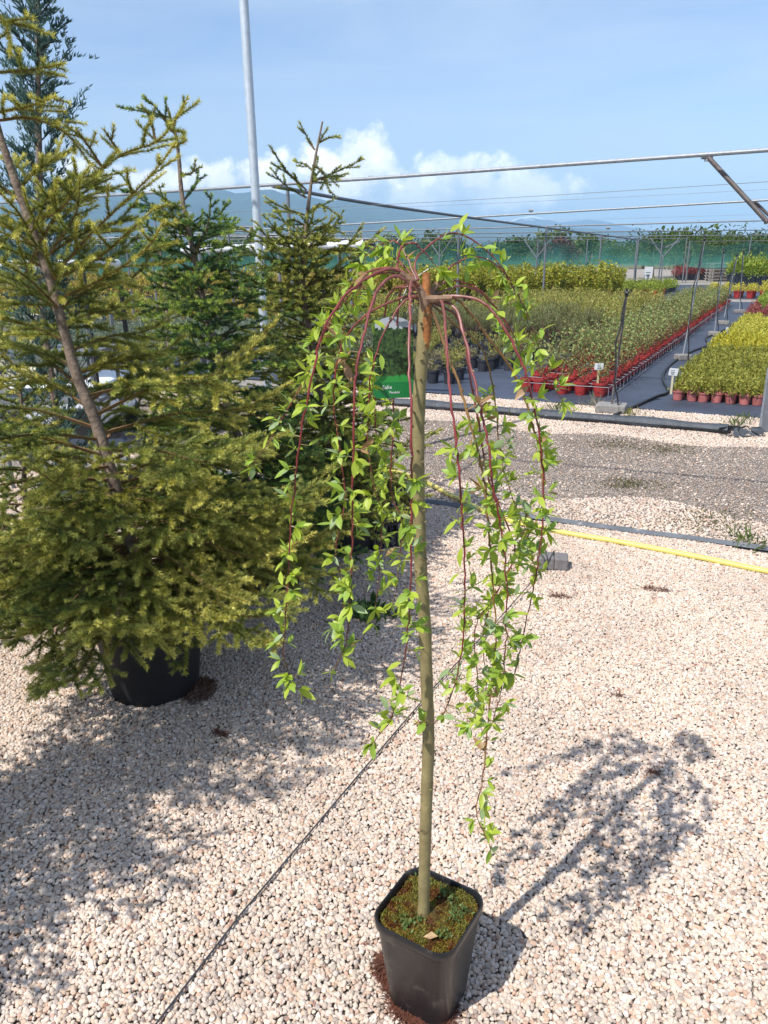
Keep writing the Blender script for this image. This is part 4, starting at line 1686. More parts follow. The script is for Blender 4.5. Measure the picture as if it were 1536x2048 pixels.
# ------------------------------------------------------------------ spruces
class Needles:
    """twig segments -> bark tubes and needle triangles"""

    def __init__(s):
        s.a, s.b, s.ra, s.rb, s.t0, s.t1, s.dens = [], [], [], [], [], [], []

    def seg(s, a, b, ra, rb, t0, t1, dens=1.0):
        s.a.append(tuple(a))
        s.b.append(tuple(b))
        s.ra.append(ra)
        s.rb.append(rb)
        s.t0.append(t0)
        s.t1.append(t1)
        s.dens.append(dens)

    def mesh(s, name, per_m, nlen, nwid, c_old, c_new, seed, off):
        r = np.random.default_rng(seed)
        A, B = np.array(s.a)-np.array(off), np.array(s.b)-np.array(off)
        ln = np.linalg.norm(B-A, axis=1)
        T = (B-A)/np.maximum(ln[:, None], 1e-6)
        ref = np.where(np.abs(T[:, 2:3]) > .9, np.array([[1., 0, 0]]), np.array([[0, 0, 1.]]))
        S = np.cross(T, ref)
        S /= np.linalg.norm(S, axis=1, keepdims=True)
        Q = np.cross(S, T)
        # twigs: three-sided tubes
        ra, rb = np.array(s.ra)[:, None], np.array(s.rb)[:, None]
        tv = []
        for P, rad in ((A, ra), (B, rb)):
            for k in range(3):
                w = 2*math.pi*k/3+.5
                tv.append(P+(S*math.cos(w)+Q*math.sin(w))*rad)
        TV = np.stack(tv, 1).reshape(-1, 3)
        base = np.arange(len(A))[:, None]*6
        tf = []
        for k in range(3):
            k2 = (k+1) % 3
            tf.append(base+np.array([[k, k2, 3+k2]]))
            tf.append(base+np.array([[k, 3+k2, 3+k]]))
        TF = np.concatenate(tf)
        # needles
        cnt = np.maximum(0, np.round(ln*per_m*np.array(s.dens)+r.uniform(-.5, .5, len(ln)))).astype(int)
        idx = np.repeat(np.arange(len(A)), cnt)
        n = len(idx)
        f = r.random(n)
        P = A[idx]+(B-A)[idx]*f[:, None]
        tt = np.array(s.t0)[idx]*(1-f)+np.array(s.t1)[idx]*f
        w = r.uniform(0, 2*math.pi, n)
        wq = np.sin(w)
        rad = S[idx]*np.cos(w)[:, None]+Q[idx]*np.sin(w)[:, None]
        fw = r.uniform(.45, 1.05, n)[:, None]
        D = T[idx]*fw+rad*.85
        D[:, 2] += .22
        D /= np.linalg.norm(D, axis=1, keepdims=True)
        side = np.cross(D, rad+r.normal(size=(n, 3))*.6)
        side /= np.maximum(np.linalg.norm(side, axis=1, keepdims=True), 1e-6)
        L_ = nlen*r.uniform(.7, 1.15, n)[:, None]*np.where(tt > .985, .62, 1.0)[:, None]
        wd = nwid*r.uniform(.8, 1.2, n)[:, None]
        NV = np.stack([P-side*wd*.5, P+side*wd*.5, P+D*L_], 1).reshape(-1, 3)
        NF = np.arange(3*n).reshape(n, 3)+len(TV)
        mixv = np.clip((tt-.45)/.55, 0, 1)[:, None]**1.4
        col = (np.array(c_old)*(1-mixv)+np.array(c_new)*mixv)*r.uniform(.72, 1.28, (n, 1))
        V = np.concatenate([TV, NV])
        F = np.concatenate([TF, NF])
        Cc = np.concatenate([np.zeros((len(TV), 3)), np.repeat(col, 3, 0)])
        mi = np.concatenate([np.zeros(len(TF)), np.ones(len(NF))])
        return npmesh(name, V, F, [M_twig, M_needle], col=Cc, mi=mi)


def spray(nd, pts, r0, rg_, bare=.12, side_len=.16, step=.034, flat=None, droop=.25, subs=True, dens=1.0):
    """needle branch along pts with side shoots"""
    pts = spline(pts, 4)
    L_ = sum((pts[i+1]-pts[i]).length for i in range(len(pts)-1))
    acc = 0
    nxt = bare*L_
    sgn = 1
    for i in range(len(pts)-1):
        a, b = pts[i], pts[i+1]
        l = (b-a).length
        t0, t1 = acc/L_, (acc+l)/L_
        nd.seg(a, b, r0*(1-.8*t0), r0*(1-.8*t1), .1+.9*t0**1.5 if t0 > .55 else .2, .1+.9*t1**1.5 if t1 > .55 else .2, dens if t0 > bare*.9 else .08)
        while nxt < acc+l and nxt < L_*.97:
            q = (nxt-acc)/l
            p = a.lerp(b, q)
            T = (b-a).normalized()
            t = nxt/L_
            S = T.cross(Vector((0, 0, 1)))
            if S.length < .2:
                S = T.cross(Vector((rg_.uniform(-1, 1), rg_.uniform(-1, 1), .1)))
            S.normalize()
            Up = S.cross(T)
            ang = rg_.uniform(-.55, .55)
            out = (S*sgn*math.cos(ang)+Up*math.sin(ang))
            D = (T*rg_.uniform(.55, .95)+out*rg_.uniform(.7, 1.0)).normalized()
            sl = max(.04, min(side_len, L_*.55*(1-t)+.035)*rg_.uniform(.6, 1.1))
            e1 = p+D*sl*.5
            D2 = (D+T*.25+Vector((0, 0, -droop*rg_.uniform(.2, 1.2)))).normalized()
            e2 = e1+D2*sl*.5
            nd.seg(p, e1, .0022, .0017, .15, .5, dens)
            nd.seg(e1, e2, .0017, .001, .5, 1.0, dens*1.1)
            if subs and sl > .07:
                m = 2 if sl > .11 else 1
                for k in range(m):
                    for s2 in (-1, 1):
                        if rg_.random() < .3:
                            continue
                        f = .35+.4*k/m+rg_.uniform(-.08, .08)
                        pp_ = p.lerp(e1, min(1, f*2)) if f < .5 else e1.lerp(e2, f*2-1)
                        S2 = D.cross(Vector((0, 0, 1))).normalized() if abs(D.z) < .95 else Vector((1, 0, 0))
                        D3 = (D*.7+S2*s2*.75+Vector((0, 0, rg_.uniform(-.35, .2)))).normalized()
                        q1_ = pp_+D3*sl*rg_.uniform(.32, .55)
                        nd.seg(pp_, q1_, .0014, .0009, .4, 1.0, dens*1.1)
            sgn = -sgn
            nxt += step*rg_.uniform(.6, 1.4)
        acc += l
    return L_


def spruce(label, path, Y, nb, zlo, length, explicit, cols, per_m, nwid, seed, pot=None, side=.16, dens=1.0, step=.034, r0=.024, az_bias=None, lean=0.0, up=None, subs=True, zpow=1.25, lift=False, zcap=None):
    r = random.Random(seed)
    tp_ = [at(px, py, Y+lean*i) if not isinstance(px, Vector) else px for i, (px, py) in enumerate(path)]
    base = Vector((tp_[0].x, tp_[0].y, 0))
    root = empty('potted_spruce', base, label, 'spruce', 'potted spruces on the gravel')
    tr = spline(tp_, 5)
    mb = MB()
    n = len(tr)
    rads = [r0*(1-.78*(i/(n-1))**1.1)*(1+.06*math.sin(i*2.7)) for i in range(n)]
    mb.tube(tr, rads, 10)
    mb.build('trunk', M_bark, root)
    ztop = tr[-1].z if zcap is None else zcap

    def ontrunk(z):
        for i in range(n-1):
            if tr[i].z <= z <= tr[i+1].z:
                q = (z-tr[i].z)/max(1e-6, tr[i+1].z-tr[i].z)
                return tr[i].lerp(tr[i+1], q)
        return tr[-1] if z > ztop else tr[0]
    a = r.uniform(0, 6.28)
    for i in range(nb):
        t = (i+.5)/nb
        z = zlo+(ztop-zlo-.04)*(t**zpow)
        p = ontrunk(z)
        a += 2.39996+r.uniform(-.35, .35)
        if az_bias and r.random() < az_bias[1]:
            a = az_bias[0]+r.uniform(-1.2, 1.2)
        hfrac = (z-zlo)/(ztop-zlo)
        l = length(hfrac)*r.uniform(.72, 1.12)
        rise = (-.18+.85*hfrac) if up is None else up(hfrac)
        if lift and hfrac > .38 and math.sin(a) < -.25:      # the bare stem shows: few shoots towards the front up there
            a += math.pi*.75
        H_ = Vector((math.cos(a), math.sin(a), 0))
        e = rise+r.uniform(-.15, .15)
        pts = [p, p+H_*l*.35+Vector((0, 0, l*.35*e)), p+H_*l*.7+Vector((0, 0, l*(.62*e-.05))), p+H_*l*.98+Vector((0, 0, l*(.95*e+.02+r.uniform(-.05, .1))))]
        nd = Needles()
        spray(nd, pts, .0065*(.6+l), r, bare=.16 if hfrac < .5 else .08, side_len=side*(1.1-.45*hfrac), step=step, dens=dens, subs=subs)
        co, cn = cols[r.randrange(len(cols))]
        link('branch', nd.mesh('branch', per_m, .0168, nwid, co, cn, seed*1000+i, base), root)
    for i, (poly, dy) in enumerate(explicit):
        m = len(poly)
        pts = [at(px, py, Y+lean*len(path)*.5+dy*(k/(m-1))) for k, (px, py) in enumerate(poly)]
        nd = Needles()
        spray(nd, pts, .0055, r, bare=.05, side_len=side*.8, step=step*1.35, dens=dens, subs=poly[-1][1] > 850, droop=.05 if poly[-1][1] < 850 else .25)
        co, cn = cols[r.randrange(len(cols))]
        link('branch', nd.mesh('branch', per_m, .0168, nwid, co, cn, seed*1000+500+i, base), root)
    if pot:
        c, rt, rb_, h = pot
        mb = MB()
        c = Vector(c)
        mb.lathe([(.001, .002), (rb_, 0), (rb_+.004, .02), (rt*.985, h*.88), (rt+.014, h*.89), (rt+.016, h), (rt-.006, h), (rt-.012, h*.9)], c, 40)
        mb.build('pot', M_bigpot, root)
        mb = MB()
        mb.lathe([(rt-.012, h*.9), (rt*.5, h*.93), (.001, h*.94)], c, 24)
        mb.build('soil', M_soil, root)
    return root


YEL = [((.25, .265, .05), (.66, .62, .15)), ((.21, .24, .05), (.60, .57, .14)), ((.17, .21, .05), (.52, .52, .12)), ((.29, .29, .055), (.72, .66, .17))]
OLV = [((.11, .155, .04), (.42, .44, .09)), ((.09, .135, .04), (.36, .40, .085)), ((.135, .17, .042), (.48, .47, .10))]
DRK = [((.06, .135, .055), (.28, .40, .075)), ((.05, .12, .055), (.23, .35, .07)), ((.072, .145, .05), (.42, .52, .09))]

Y1 = 2.62
spruce('large yellow green spruce in a big black pot, nearest of the spruces', [(305, 1300), (270, 1120), (200, 870), (150, 740), (100, 560), (40, 390), (0, 270), (-45, 100), (-60, -60)], Y1,
       92, .50, lambda h: .76-.30*h if h < .5 else .52-.25*h, [
           ([(45, 560), (101, 448), (169, 367), (242, 310), (312, 284), (349, 242), (376, 192)], -.25),
           ([(100, 560), (180, 470), (263, 390), (315, 335), (351, 286)], -.2),
           ([(0, 240), (60, 236), (130, 265), (188, 338)], -.1),
           ([(-10, 225), (60, 212), (112, 193)], -.2), ([(-30, 146), (60, 140), (130, 127)], -.15), ([(-10, 20), (15, 60), (22, 112)], -.2),
           ([(-30, 45), (20, 42), (70, 36)], -.1), ([(242, 310), (225, 285), (207, 258)], -.05), ([(205, 336), (175, 290), (152, 258)], -.1),
           ([(60, 440), (120, 420), (180, 330)], -.2), ([(100, 560), (190, 520), (250, 470), (318, 410)], -.2),
           ([(110, 600), (200, 560), (290, 500), (330, 440)], -.25), ([(312, 284), (300, 235), (283, 210)], -.05), ([(340, 260), (365, 265), (368, 285)], .05),
           ([(75, 500), (40, 430), (-5, 380)], -.2), ([(120, 620), (60, 560), (0, 520)], -.3), ([(90, 520), (150, 430), (160, 350)], -.25),
           ([(240, 1010), (170, 1010), (90, 1055)], -.45), ([(250, 980), (340, 960), (410, 985), (400, 1010)], -.45), ([(300, 1050), (460, 1040), (560, 1020), (660, 1000)], -.1),
           ([(280, 1150), (330, 1230), (370, 1290), (370, 1350)], -.42), ([(240, 1140), (180, 1190), (110, 1240)], -.45),
           ([(250, 1100), (120, 1180), (20, 1290)], -.2), ([(240, 1050), (100, 1100), (-20, 1160)], -.1), ([(230, 1000), (80, 1020), (-60, 1062)], -.2),
           ([(250, 1120), (130, 1235), (92, 1335)], -.2), ([(255, 1090), (160, 1150), (60, 1245)], -.05), ([(235, 1060), (90, 1090), (-70, 1240)], .1), ([(250, 1150), (170, 1240), (150, 1340)], -.15), ([(240, 1150), (150, 1250), (60, 1350)], -.3), ([(230, 1080), (80, 1120), (-40, 1180)], -.2),
           ([(300, 980), (420, 900), (505, 872)], -.1), ([(320, 1120), (470, 1120), (600, 1090)], .05),
           ([(300, 1020), (480, 1000), (640, 1010)], .15)],
       YEL+YEL+OLV[:1], 2000, .0025, 41, pot=(gp(312, 1370), .205, .165, .36), side=.24, az_bias=(-.8, .25), step=.046, zpow=2.5, lift=True, zcap=1.86, up=lambda h: -.03+.75*h)
spruce('slender dark green spruce with lime buds, middle one of the group', [(535, 1110), (500, 950), (455, 810), (430, 690), (415, 640), (390, 520), (365, 400), (355, 290), (335, 215)], 3.5,
       112, .36, lambda h: .64-.40*h if h < .6 else .38-.12*(h-.6)/.4, [
           ([(340, 235), (300, 225), (245, 216)], -.05), ([(352, 272), (320, 225), (285, 190)], -.1), ([(362, 350), (385, 345), (392, 318)], -.05), ([(365, 415), (330, 400), (318, 372)], -.1),
           ([(375, 450), (400, 435), (405, 425)], 0), ([(385, 520), (350, 470), (360, 440)], -.1), ([(400, 580), (450, 540), (520, 560)], -.2), ([(348, 262), (352, 235), (372, 205)], -.02), ([(375, 455), (345, 450), (322, 430)], .05), ([(368, 400), (390, 372), (398, 340)], .1), ([(385, 500), (420, 470), (452, 462)], .05)],
       DRK+DRK+OLV[:1]+[YEL[2]], 1250, .0037, 42, pot=(gp(535, 1168), .2, .16, .36), side=.2, r0=.022, step=.044, zpow=1.5, zcap=1.76)
spruce('spruce with a bare upper stem and tiered top, right one of the group', [(690, 1060), (650, 850), (615, 640), (605, 560), (610, 480), (618, 400), (628, 330), (645, 243)], 4.15,
       106, .36, lambda h: .64-.35*h if h < .62 else max(.24, .42-.5*(h-.62)), [
           ([(613, 380), (575, 345), (538, 290)], -.1), ([(620, 365), (670, 345), (727, 318)], -.1), ([(630, 300), (612, 270), (598, 243)], 0), ([(613, 395), (570, 370), (540, 335)], .1),
           ([(638, 285), (660, 275), (680, 272)], 0), ([(612, 430), (640, 410), (676, 430)], -.1), ([(610, 430), (565, 415), (528, 393)], -.1), ([(625, 330), (645, 345), (660, 385)], -.1),
           ([(610, 450), (580, 440), (555, 465)], -.1), ([(605, 560), (540, 520), (430, 480)], -.25), ([(606, 580), (680, 530), (772, 455)], -.1), ([(606, 560), (560, 500), (480, 455)], -.2),
           ([(610, 620), (690, 560), (740, 530)], -.2), ([(628, 345), (612, 330), (585, 322)], .08), ([(622, 362), (655, 355), (690, 352)], .1), ([(612, 470), (650, 452), (690, 470)], .05), ([(610, 500), (565, 480), (530, 500)], -.05), ([(608, 520), (660, 500), (712, 508)], -.1)],
       [OLV[0], OLV[2], YEL[2], YEL[1], OLV[2]], 1150, .0042, 43, pot=(gp(688, 1095), .2, .16, .36), side=.2, r0=.02, step=.045, zpow=1.4, zcap=1.74)
spruce('young pale green spruce farther back between the two left spruces', [(345, 900), (335, 650), (326, 540), (310, 440)], 5.0,
       40, .3, lambda h: .42-.33*h, [], [OLV[1], OLV[2]], 700, .005, 44, pot=(gp(345, 985), .16, .13, .3), side=.11, r0=.014, step=.045)
# the next spruce of the row stands just outside the frame: it throws the shade over the near gravel
spruce('spruce nearest the camera past the left edge, its shade on the gravel', [(Vector((-1.78, 1.26, .3)), 0), (Vector((-1.76, 1.28, .9)), 0), (Vector((-1.78, 1.27, 1.5)), 0), (Vector((-1.76, 1.29, 2.5)), 0)],
       1.1, 120, .34, lambda h: .76-.34*h, [], OLV, 260, .0135, 45, pot=((-1.78, 1.26, 0), .2, .16, .36), side=.16, subs=True, step=.05)
spruce('small spruce between the big yellow green one and the trolley', [(60, 1200), (50, 1000), (45, 850), (40, 760)], 3.3, 48, .2, lambda h: .52-.36*h, [], OLV+DRK[:1], 650, .0046, 46,
       pot=(gp(60, 1215), .17, .14, .3), side=.14, r0=.016, step=.045)
spruce('dark spruce low behind the right one, beside the crates', [(650, 1010), (645, 900), (640, 780), (650, 690)], 4.9, 46, .25, lambda h: .55-.40*h, [], DRK, 650, .0052, 47,
       pot=(gp(655, 1020), .17, .14, .3), side=.14, r0=.016, step=.048)

# blue cypress
cb = at(80, 600, 3.9)
root = empty('blue_cypress', (cb.x, 3.9, 0), 'tall narrow blue grey cypress behind the nearest spruce', 'cypress')
r = random.Random(61)
trk = [Vector((cb.x+.02, 3.9, .25)), Vector((cb.x, 3.9, 1.2)), at(78, 300, 3.9), at(76, 60, 3.9), at(76, -160, 3.9)]
trk = spline(trk, 5)
mb = MB()
mb.tube(trk, [.024*(1-.75*i/(len(trk)-1)) for i in range(len(trk))], 8)
mb.build('trunk', M_bark, root)
BLU = [(.085, .15, .125), (.11, .185, .16), (.065, .12, .10), (.14, .21, .175)]
for k in range(92):
    t = k/92
    z = .35+(trk[-1].z-.4)*t
    i = max(j for j in range(len(trk)-1) if trk[j].z <= z)
    p = trk[i].lerp(trk[i+1], (z-trk[i].z)/(trk[i+1].z-trk[i].z))
    a = k*2.4+r.uniform(-.4, .4)
    l = (.27-.07*t)*r.uniform(.6, 1.35)
    d = Vector((math.cos(a)*.75, math.sin(a)*.75, .75)).normalized()
    lines, mbt = [], MB()
    e = p+d*l
    mbt.tube([p, p.lerp(e, .5)+Vector((0, 0, -.01)), e], [.004, .003, .0012], 3, cap=False)
    lines.append((p, p.lerp(e, .5), e))
    for s in range(11):
        f = .1+.85*s/11
        q = p.lerp(e, f)
        dd = (d+Vector((r.gauss(0, .6), r.gauss(0, .6), r.gauss(.15, .5)))).normalized()
        e2 = q+dd*l*r.uniform(.25, .55)
        lines.append((q, q.lerp(e2, .5), e2))
    V1, F1 = np.array([tuple(v-Vector((cb.x, 3.9, 0))) for v in mbt.v]), np.array(mbt.f)
    P, D = along(lines, 24, 700+k, .1)
    P = P-np.array([cb.x, 3.9, 0])
    g_ = np.random.default_rng(k)
    D = D*.7+np.array(tuple(d))*.8
    V2, F2, c2 = leafcloud(P, D, .03, .0065, BLU, 800+k)
    V, F, c, m = merge([(V1, F1, np.tile(np.array([.10, .06, .035]), (len(V1), 1)), 0), (V2, F2, c2, 0)], None)
    link('branch', npmesh('branch', V, F, [M_foliage], col=c), root)
mb = MB()
mb.lathe([(.001, .002), (.13, 0), (.165, .26), (.175, .27), (.175, .31), (.16, .31), (.15, .28), (.001, .28)], (cb.x+.03, 3.9, 0), 24)
mb.build('pot', M_bigpot, root)

# black crates behind the spruces
for i, (px, py, zc) in enumerate(((775, 1082, 0), (775, 1082, .155), (735, 1060, 0))):
    p = gp(px, py)
    root = empty('plastic_crate', (p.x, p.y, zc), ('black lattice plastic crate under another crate, behind the willow stem', 'black lattice plastic crate on top of another crate',
                                                      'black lattice plastic crate half hidden behind the stacked pair')[i], 'crate', 'black plastic crates')
    w, d_, h = .30, .22, .15
    rz = .5
    R = Matrix.Rotation(rz, 3, 'Z')
    for (cx_, cy_, sx, sy) in ((0, -d_/2, w, .01), (0, d_/2, w, .01), (-w/2, 0, .01, d_), (w/2, 0, .01, d_)):
        mb = MB()
        for zz in (.006, h*.5, h-.006):
            mb.box(R @ Vector((cx_, cy_, zz)), (max(sx, .008), max(sy, .008), .012), rz=rz)
        nbar = 7
        for q in range(nbar):
            f = -.5+(q+.5)/nbar
            mb.box(R @ Vector((cx_+(f*w if sx > .05 else 0), cy_+(f*d_ if sy > .05 else 0), h/2)), (.009, .009, h-.014), rz=rz)
        mb.build('side', M_bigpot, root, smooth=False, off=(0, 0, 0))
    mb = MB()
    mb.box((0, 0, .004), (w, d_, .006), rz=rz)
    mb.build('bottom', M_bigpot, root, smooth=False, off=(0, 0, 0))


# ------------------------------------------------------------------ weeds, spilt fibres, crumbs
def weed(px, py, size, n, cols, label, seed, lw=.01, ll=None):
    p = gp(px, py)
    g_ = np.random.default_rng(seed)
    P = g_.normal(size=(n, 3))*np.array([size*.35, size*.35, 0])
    D = g_.normal(size=(n, 3))*.6
    D[:, 2] = np.abs(D[:, 2])+.35
    V, F, c = leafcloud(P, D, ll or size*.45, lw, cols, seed)
    o = link('weed', npmesh('weed', V, F, [M_foliage], col=c))
    o.location = p+Vector((0, 0, .006))
    tag(o, label, 'weed', 'weeds in the gravel')
    return o


WG = [(.09, .13, .03), (.13, .16, .04), (.07, .10, .03)]
WY = [(.20, .19, .05), (.15, .16, .05)]
weed(735, 1232, .16, 120, [(.06, .12, .03), (.08, .14, .04)], 'low green weed in the gravel just left of the willow stem', 1, .025)
weed(1115, 822, .22, 60, WG, 'green grassy weed left of the short sprinkler', 2)
weed(1140, 835, .25, 50, WY, 'yellowish weed patch left of the short sprinkler block', 3)
weed(1262, 833, .2, 40, WY, 'yellowish weed beside the hose end', 4)
weed(1472, 852, .22, 50, WG, 'grassy weed in the strip below the right-hand bed', 5)
weed(1488, 842, .2, 40, WG, 'grassy weed nearest the grey panel', 6)
weed(1195, 812, .3, 60, [(.25, .22, .16), (.2, .19, .12)], 'dry tuft behind the short sprinkler block', 7)
weed(1022, 828, .16, 40, WG, 'small weed in the pale gravel strip', 8)
weed(1500, 1090, .2, 60, WG, 'weed beside the edging strip at the right', 9)
for i, (px, py, rad_) in enumerate(((1230, 890, .5), (1330, 900, .45), (1260, 970, .35), (1420, 1040, .5))):
    o = weed(px, py, rad_, 420, [(.17, .16, .06), (.12, .12, .05), (.10, .08, .05)], ('flat mossy patch on the track, nearest the cloth roll', 'flat mossy patch on the track, second from the right',
         'thin mossy patch in the middle of the track', 'mossy patch at the near edge of the track')[i], 20+i, .012, .03)
    o.name = 'moss_patch'
    del o['group']
    tag(o, cat='moss', kind='stuff')
    o.scale = (1, .6, .45)


def fibres(name, label, centre, rx, ry, n, seed, h=.02, hole=None, rz=0):
    g_ = random.Random(seed)
    mb = MB()
    c = Vector(centre)
    k = 0
    while k < n:
        a, q = g_.uniform(0, 6.28), math.sqrt(g_.random())
        x, y = math.cos(a)*q*rx, math.sin(a)*q*ry
        p = c+Matrix.Rotation(rz, 3, 'Z') @ Vector((x, y, 0))
        if hole and (p-hole[0]).length < hole[1]:
            k += 1
            continue
        k += 1
        b = g_.uniform(0, 6.28)
        l = g_.uniform(.01, .03)
        z = h*(1-q)*g_.uniform(.3, 1)+.006
        d = Vector((math.cos(b), math.sin(b), g_.uniform(-.1, .4)))*l
        s = Vector((-math.sin(b), math.cos(b), 0))*g_.uniform(.0004, .0011)
        bow = Vector((0, 0, l*.25))
        p.z = z
        mb.quad([p-s, p+s, p+d*.5+bow+s, p+d*.5+bow-s])
        mb.quad([p+d*.5+bow-s, p+d*.5+bow+s, p+d+s*.5, p+d-s*.5])
    tag(mb.build(name, M_fiber, smooth=False), label, 'coir', kind='stuff')


fibres('spilt_fibre', 'reddish brown coir fibre spilt round the foot of the willow pot', (.070, 1.303, 0), .070, .094, 3600, 5, .015, rz=.5)
fibres('spilt_fibre', 'tuft of reddish coir fibre left of the willow pot', gp(776, 1950), .022, .042, 1500, 6, .022, rz=.4)
fibres('spilt_soil', 'dark crumbs of soil fibre right of the big spruce pot', gp(400, 1385), .07, .09, 900, 7, .03)
for i, (px, py, rx, n_) in enumerate(((1120, 1196, .05, 160), (1310, 1182, .07, 220), (440, 1472, .03, 120), (1305, 1550, .02, 60), (1235, 1395, .025, 60))):
    fibres('leaf_litter', ('scrap of dry brown litter on the gravel below the pavers', 'longer streak of dry litter on the gravel right of the pavers', 'dark crumbs in the shade left of the willow',
                           'dark scrap lying in the willow shadow', 'thin dry scrap on the open gravel')[i], gp(px, py), rx, rx*.35, n_, 40+i, .012, rz=-.3)
# dead leaves and crumbs strewn thinly over the yard
g_ = np.random.default_rng(333)
n = 420
y = g_.uniform(1.0, 5.0, n)
x = g_.uniform(-1, 1, n)*(.5*(y*.95+.51)+.3)
P = np.stack([x, y, np.full(n, .012)], 1)
D = g_.normal(size=(n, 3))*np.array([1, 1, .25])
V, F, c = leafcloud(P, D, .013, .005, [(.16, .09, .045), (.10, .06, .035), (.22, .15, .08), (.06, .04, .03)], 334, .12)
tag(link('dead_leaves', npmesh('dead_leaves', V, F, [M_foliage], col=c)), 'small dead leaves and crumbs strewn over the pale gravel', 'leaf litter', kind='stuff')

# ------------------------------------------------------------------ the weeping willow
CT = Vector((.088, 1.322, 0))                 # middle of the pot
wil = empty('potted_willow', CT, 'grafted weeping willow with red hanging shoots in a square black pot', 'willow')
PRZ = math.radians(-32)
mb = MB()
mb.rsquare([(.138, .035, .004), (.142, .036, 0), (.146, .036, .012), (.184, .040, .222), (.188, .041, .226), (.194, .042, .230), (.196, .043, .244), (.194, .042, .250), (.188, .041, .2505), (.183, .040, .246),
            (.180, .039, .215)], CT, PRZ, 8)
for k, v in enumerate(mb.v):          # walls bow very slightly
    w = v-CT
    f = .0025*mnoise.noise(Vector((w.x*14, w.y*14, w.z*9)))
    v += Vector((w.x, w.y, 0)).normalized()*f
pot = mb.build('pot', M_pot, wil)
# soil with moss
nq = 36
V, F = [], []
for i in range(nq+1):
    for j in range(nq+1):
        x, y = (i/nq-.5)*.178, (j/nq-.5)*.178
        cr_ = .038
        ex, ey = max(0, abs(x)-(.089-cr_)), max(0, abs(y)-(.089-cr_))
        q = math.hypot(ex, ey)
        if q > cr_:
            s_ = cr_/q
            x = math.copysign((.089-cr_)+ex*s_, x)
            y = math.copysign((.089-cr_)+ey*s_, y)
        z = .235+.010*mnoise.fractal(Vector((x*28, y*28, 3)), 1, 2, 4)+.006*(1-min(1, math.hypot(x, y)/.09))
        p = Matrix.Rotation(PRZ, 3, 'Z') @ Vector((x, y, z))
        V.append(tuple(p))
for i in range(nq):
    for j in range(nq):
        a = i*(nq+1)+j
        F.append((a, a+1, a+nq+2, a+nq+1))
soil = link('soil', npmesh('soil', V, F, [M_mosssoil], smooth=True), wil)
g_ = np.random.default_rng(91)
# moss: many short leaves, in patches of green, gold and russet
n = 9000
x, y = g_.uniform(-.086, .086, n), g_.uniform(-.086, .086, n)
ok = (np.hypot(np.maximum(0, np.abs(x)-.05), np.maximum(0, np.abs(y)-.05)) < .036) & (np.hypot(x+.0, y) > .014)
x, y = x[ok], y[ok]
pn = np.array([mnoise.fractal(Vector((a*32, b*32, 7)), 1, 2, 4) for a, b in zip(x, y)])
zz = np.array([.235+.010*mnoise.fractal(Vector((a*28, b*28, 3)), 1, 2, 4) for a, b in zip(x, y)])
P = np.stack([x, y, zz+.002], 1) @ np.array(Matrix.Rotation(PRZ, 3, 'Z')).T
D = g_.normal(size=P.shape)*.8
D[:, 2] = np.abs(D[:, 2])+.3
V, F, c = leafcloud(P, D, .0062, .0028, [(1, 1, 1)], 92)
pal = np.where(pn[:, None] > .12, np.array([[.21, .20, .04]]), np.where(pn[:, None] > -.18, np.array([[.25, .17, .03]]), np.array([[.14, .05, .016]])))
c = c*np.repeat(pal*g_.uniform(.6, 1.3, (len(x), 1)), 4, 0)
tag(link('moss', npmesh('moss', V, F, [M_foliage], col=c), soil), kind='stuff')
# seedlings
for i, (dx, dy) in enumerate(((-.052, .066), (.0, .062), (.045, .03), (.062, .012), (-.01, -.03), (-.04, -.05), (.055, -.035), (-.022, -.062), (.03, .05), (.068, .04))):
    n = 26
    P = g_.normal(size=(n, 3))*np.array([.008, .008, .002])+np.array([dx, dy, .241])
    P = P @ np.array(Matrix.Rotation(PRZ, 3, 'Z')).T
    D = g_.normal(size=P.shape)*.7
    D[:, 2] = np.abs(D[:, 2])+.5
    V, F, c = leafcloud(P, D, .011, .006, [(.15, .22, .07), (.19, .24, .09), (.11, .18, .05)], 95+i)
    link('seedling', npmesh('seedling', V, F, [M_foliage], col=c), soil)
mb = MB()
lp = Matrix.Rotation(PRZ, 3, 'Z') @ Vector((.035, -.062, .247))
mb.quad([CT+lp+Vector((-.014, 0, 0)), CT+lp+Vector((0, -.009, .003)), CT+lp+Vector((.017, -.003, .004)), CT+lp+Vector((.004, .008, .006))])
o = mb.build('fallen_leaf', mat('dead_leaf', (.36, .24, .12), .7, noise=(60, .3)), wil, smooth=False)

# trunk
YT = 1.322
tpx = [(847, 1832), (849, 1740), (853, 1600), (857, 1480), (854, 1380), (849, 1240), (842, 1140), (838, 1020), (836, 900), (839, 780), (846, 690), (849, 640), (851, 600)]
tpts = [at(px, py, YT) for px, py in tpx]
tpts[0].z = .225
trs = spline(tpts, 5)
n = len(trs)
rads = []
for i in range(n):
    t = i/(n-1)
    rr_ = .0128-.0022*t
    rr_ *= 1+.035*math.sin(i*1.9)+.05*(mnoise.noise(Vector((i*.9, 0, 0))))
    rads.append(rr_)
rads[0] *= 1.12
mb = MB()
mb.tube(trs, rads, 16)
# buds and knots
for k in range(26):
    i = rnd.randrange(4, n-3)
    a = rnd.uniform(-2.6, .4)
    d = Vector((math.cos(a), math.sin(a), .2))
    q = trs[i]+d*rads[i]*.85
    mb.tube([q, q+d*.0035, q+d*.006+Vector((0, 0, .002))], [.0028, .0022, .0008], 6)
trunk = mb.build('trunk', M_wbark, wil)
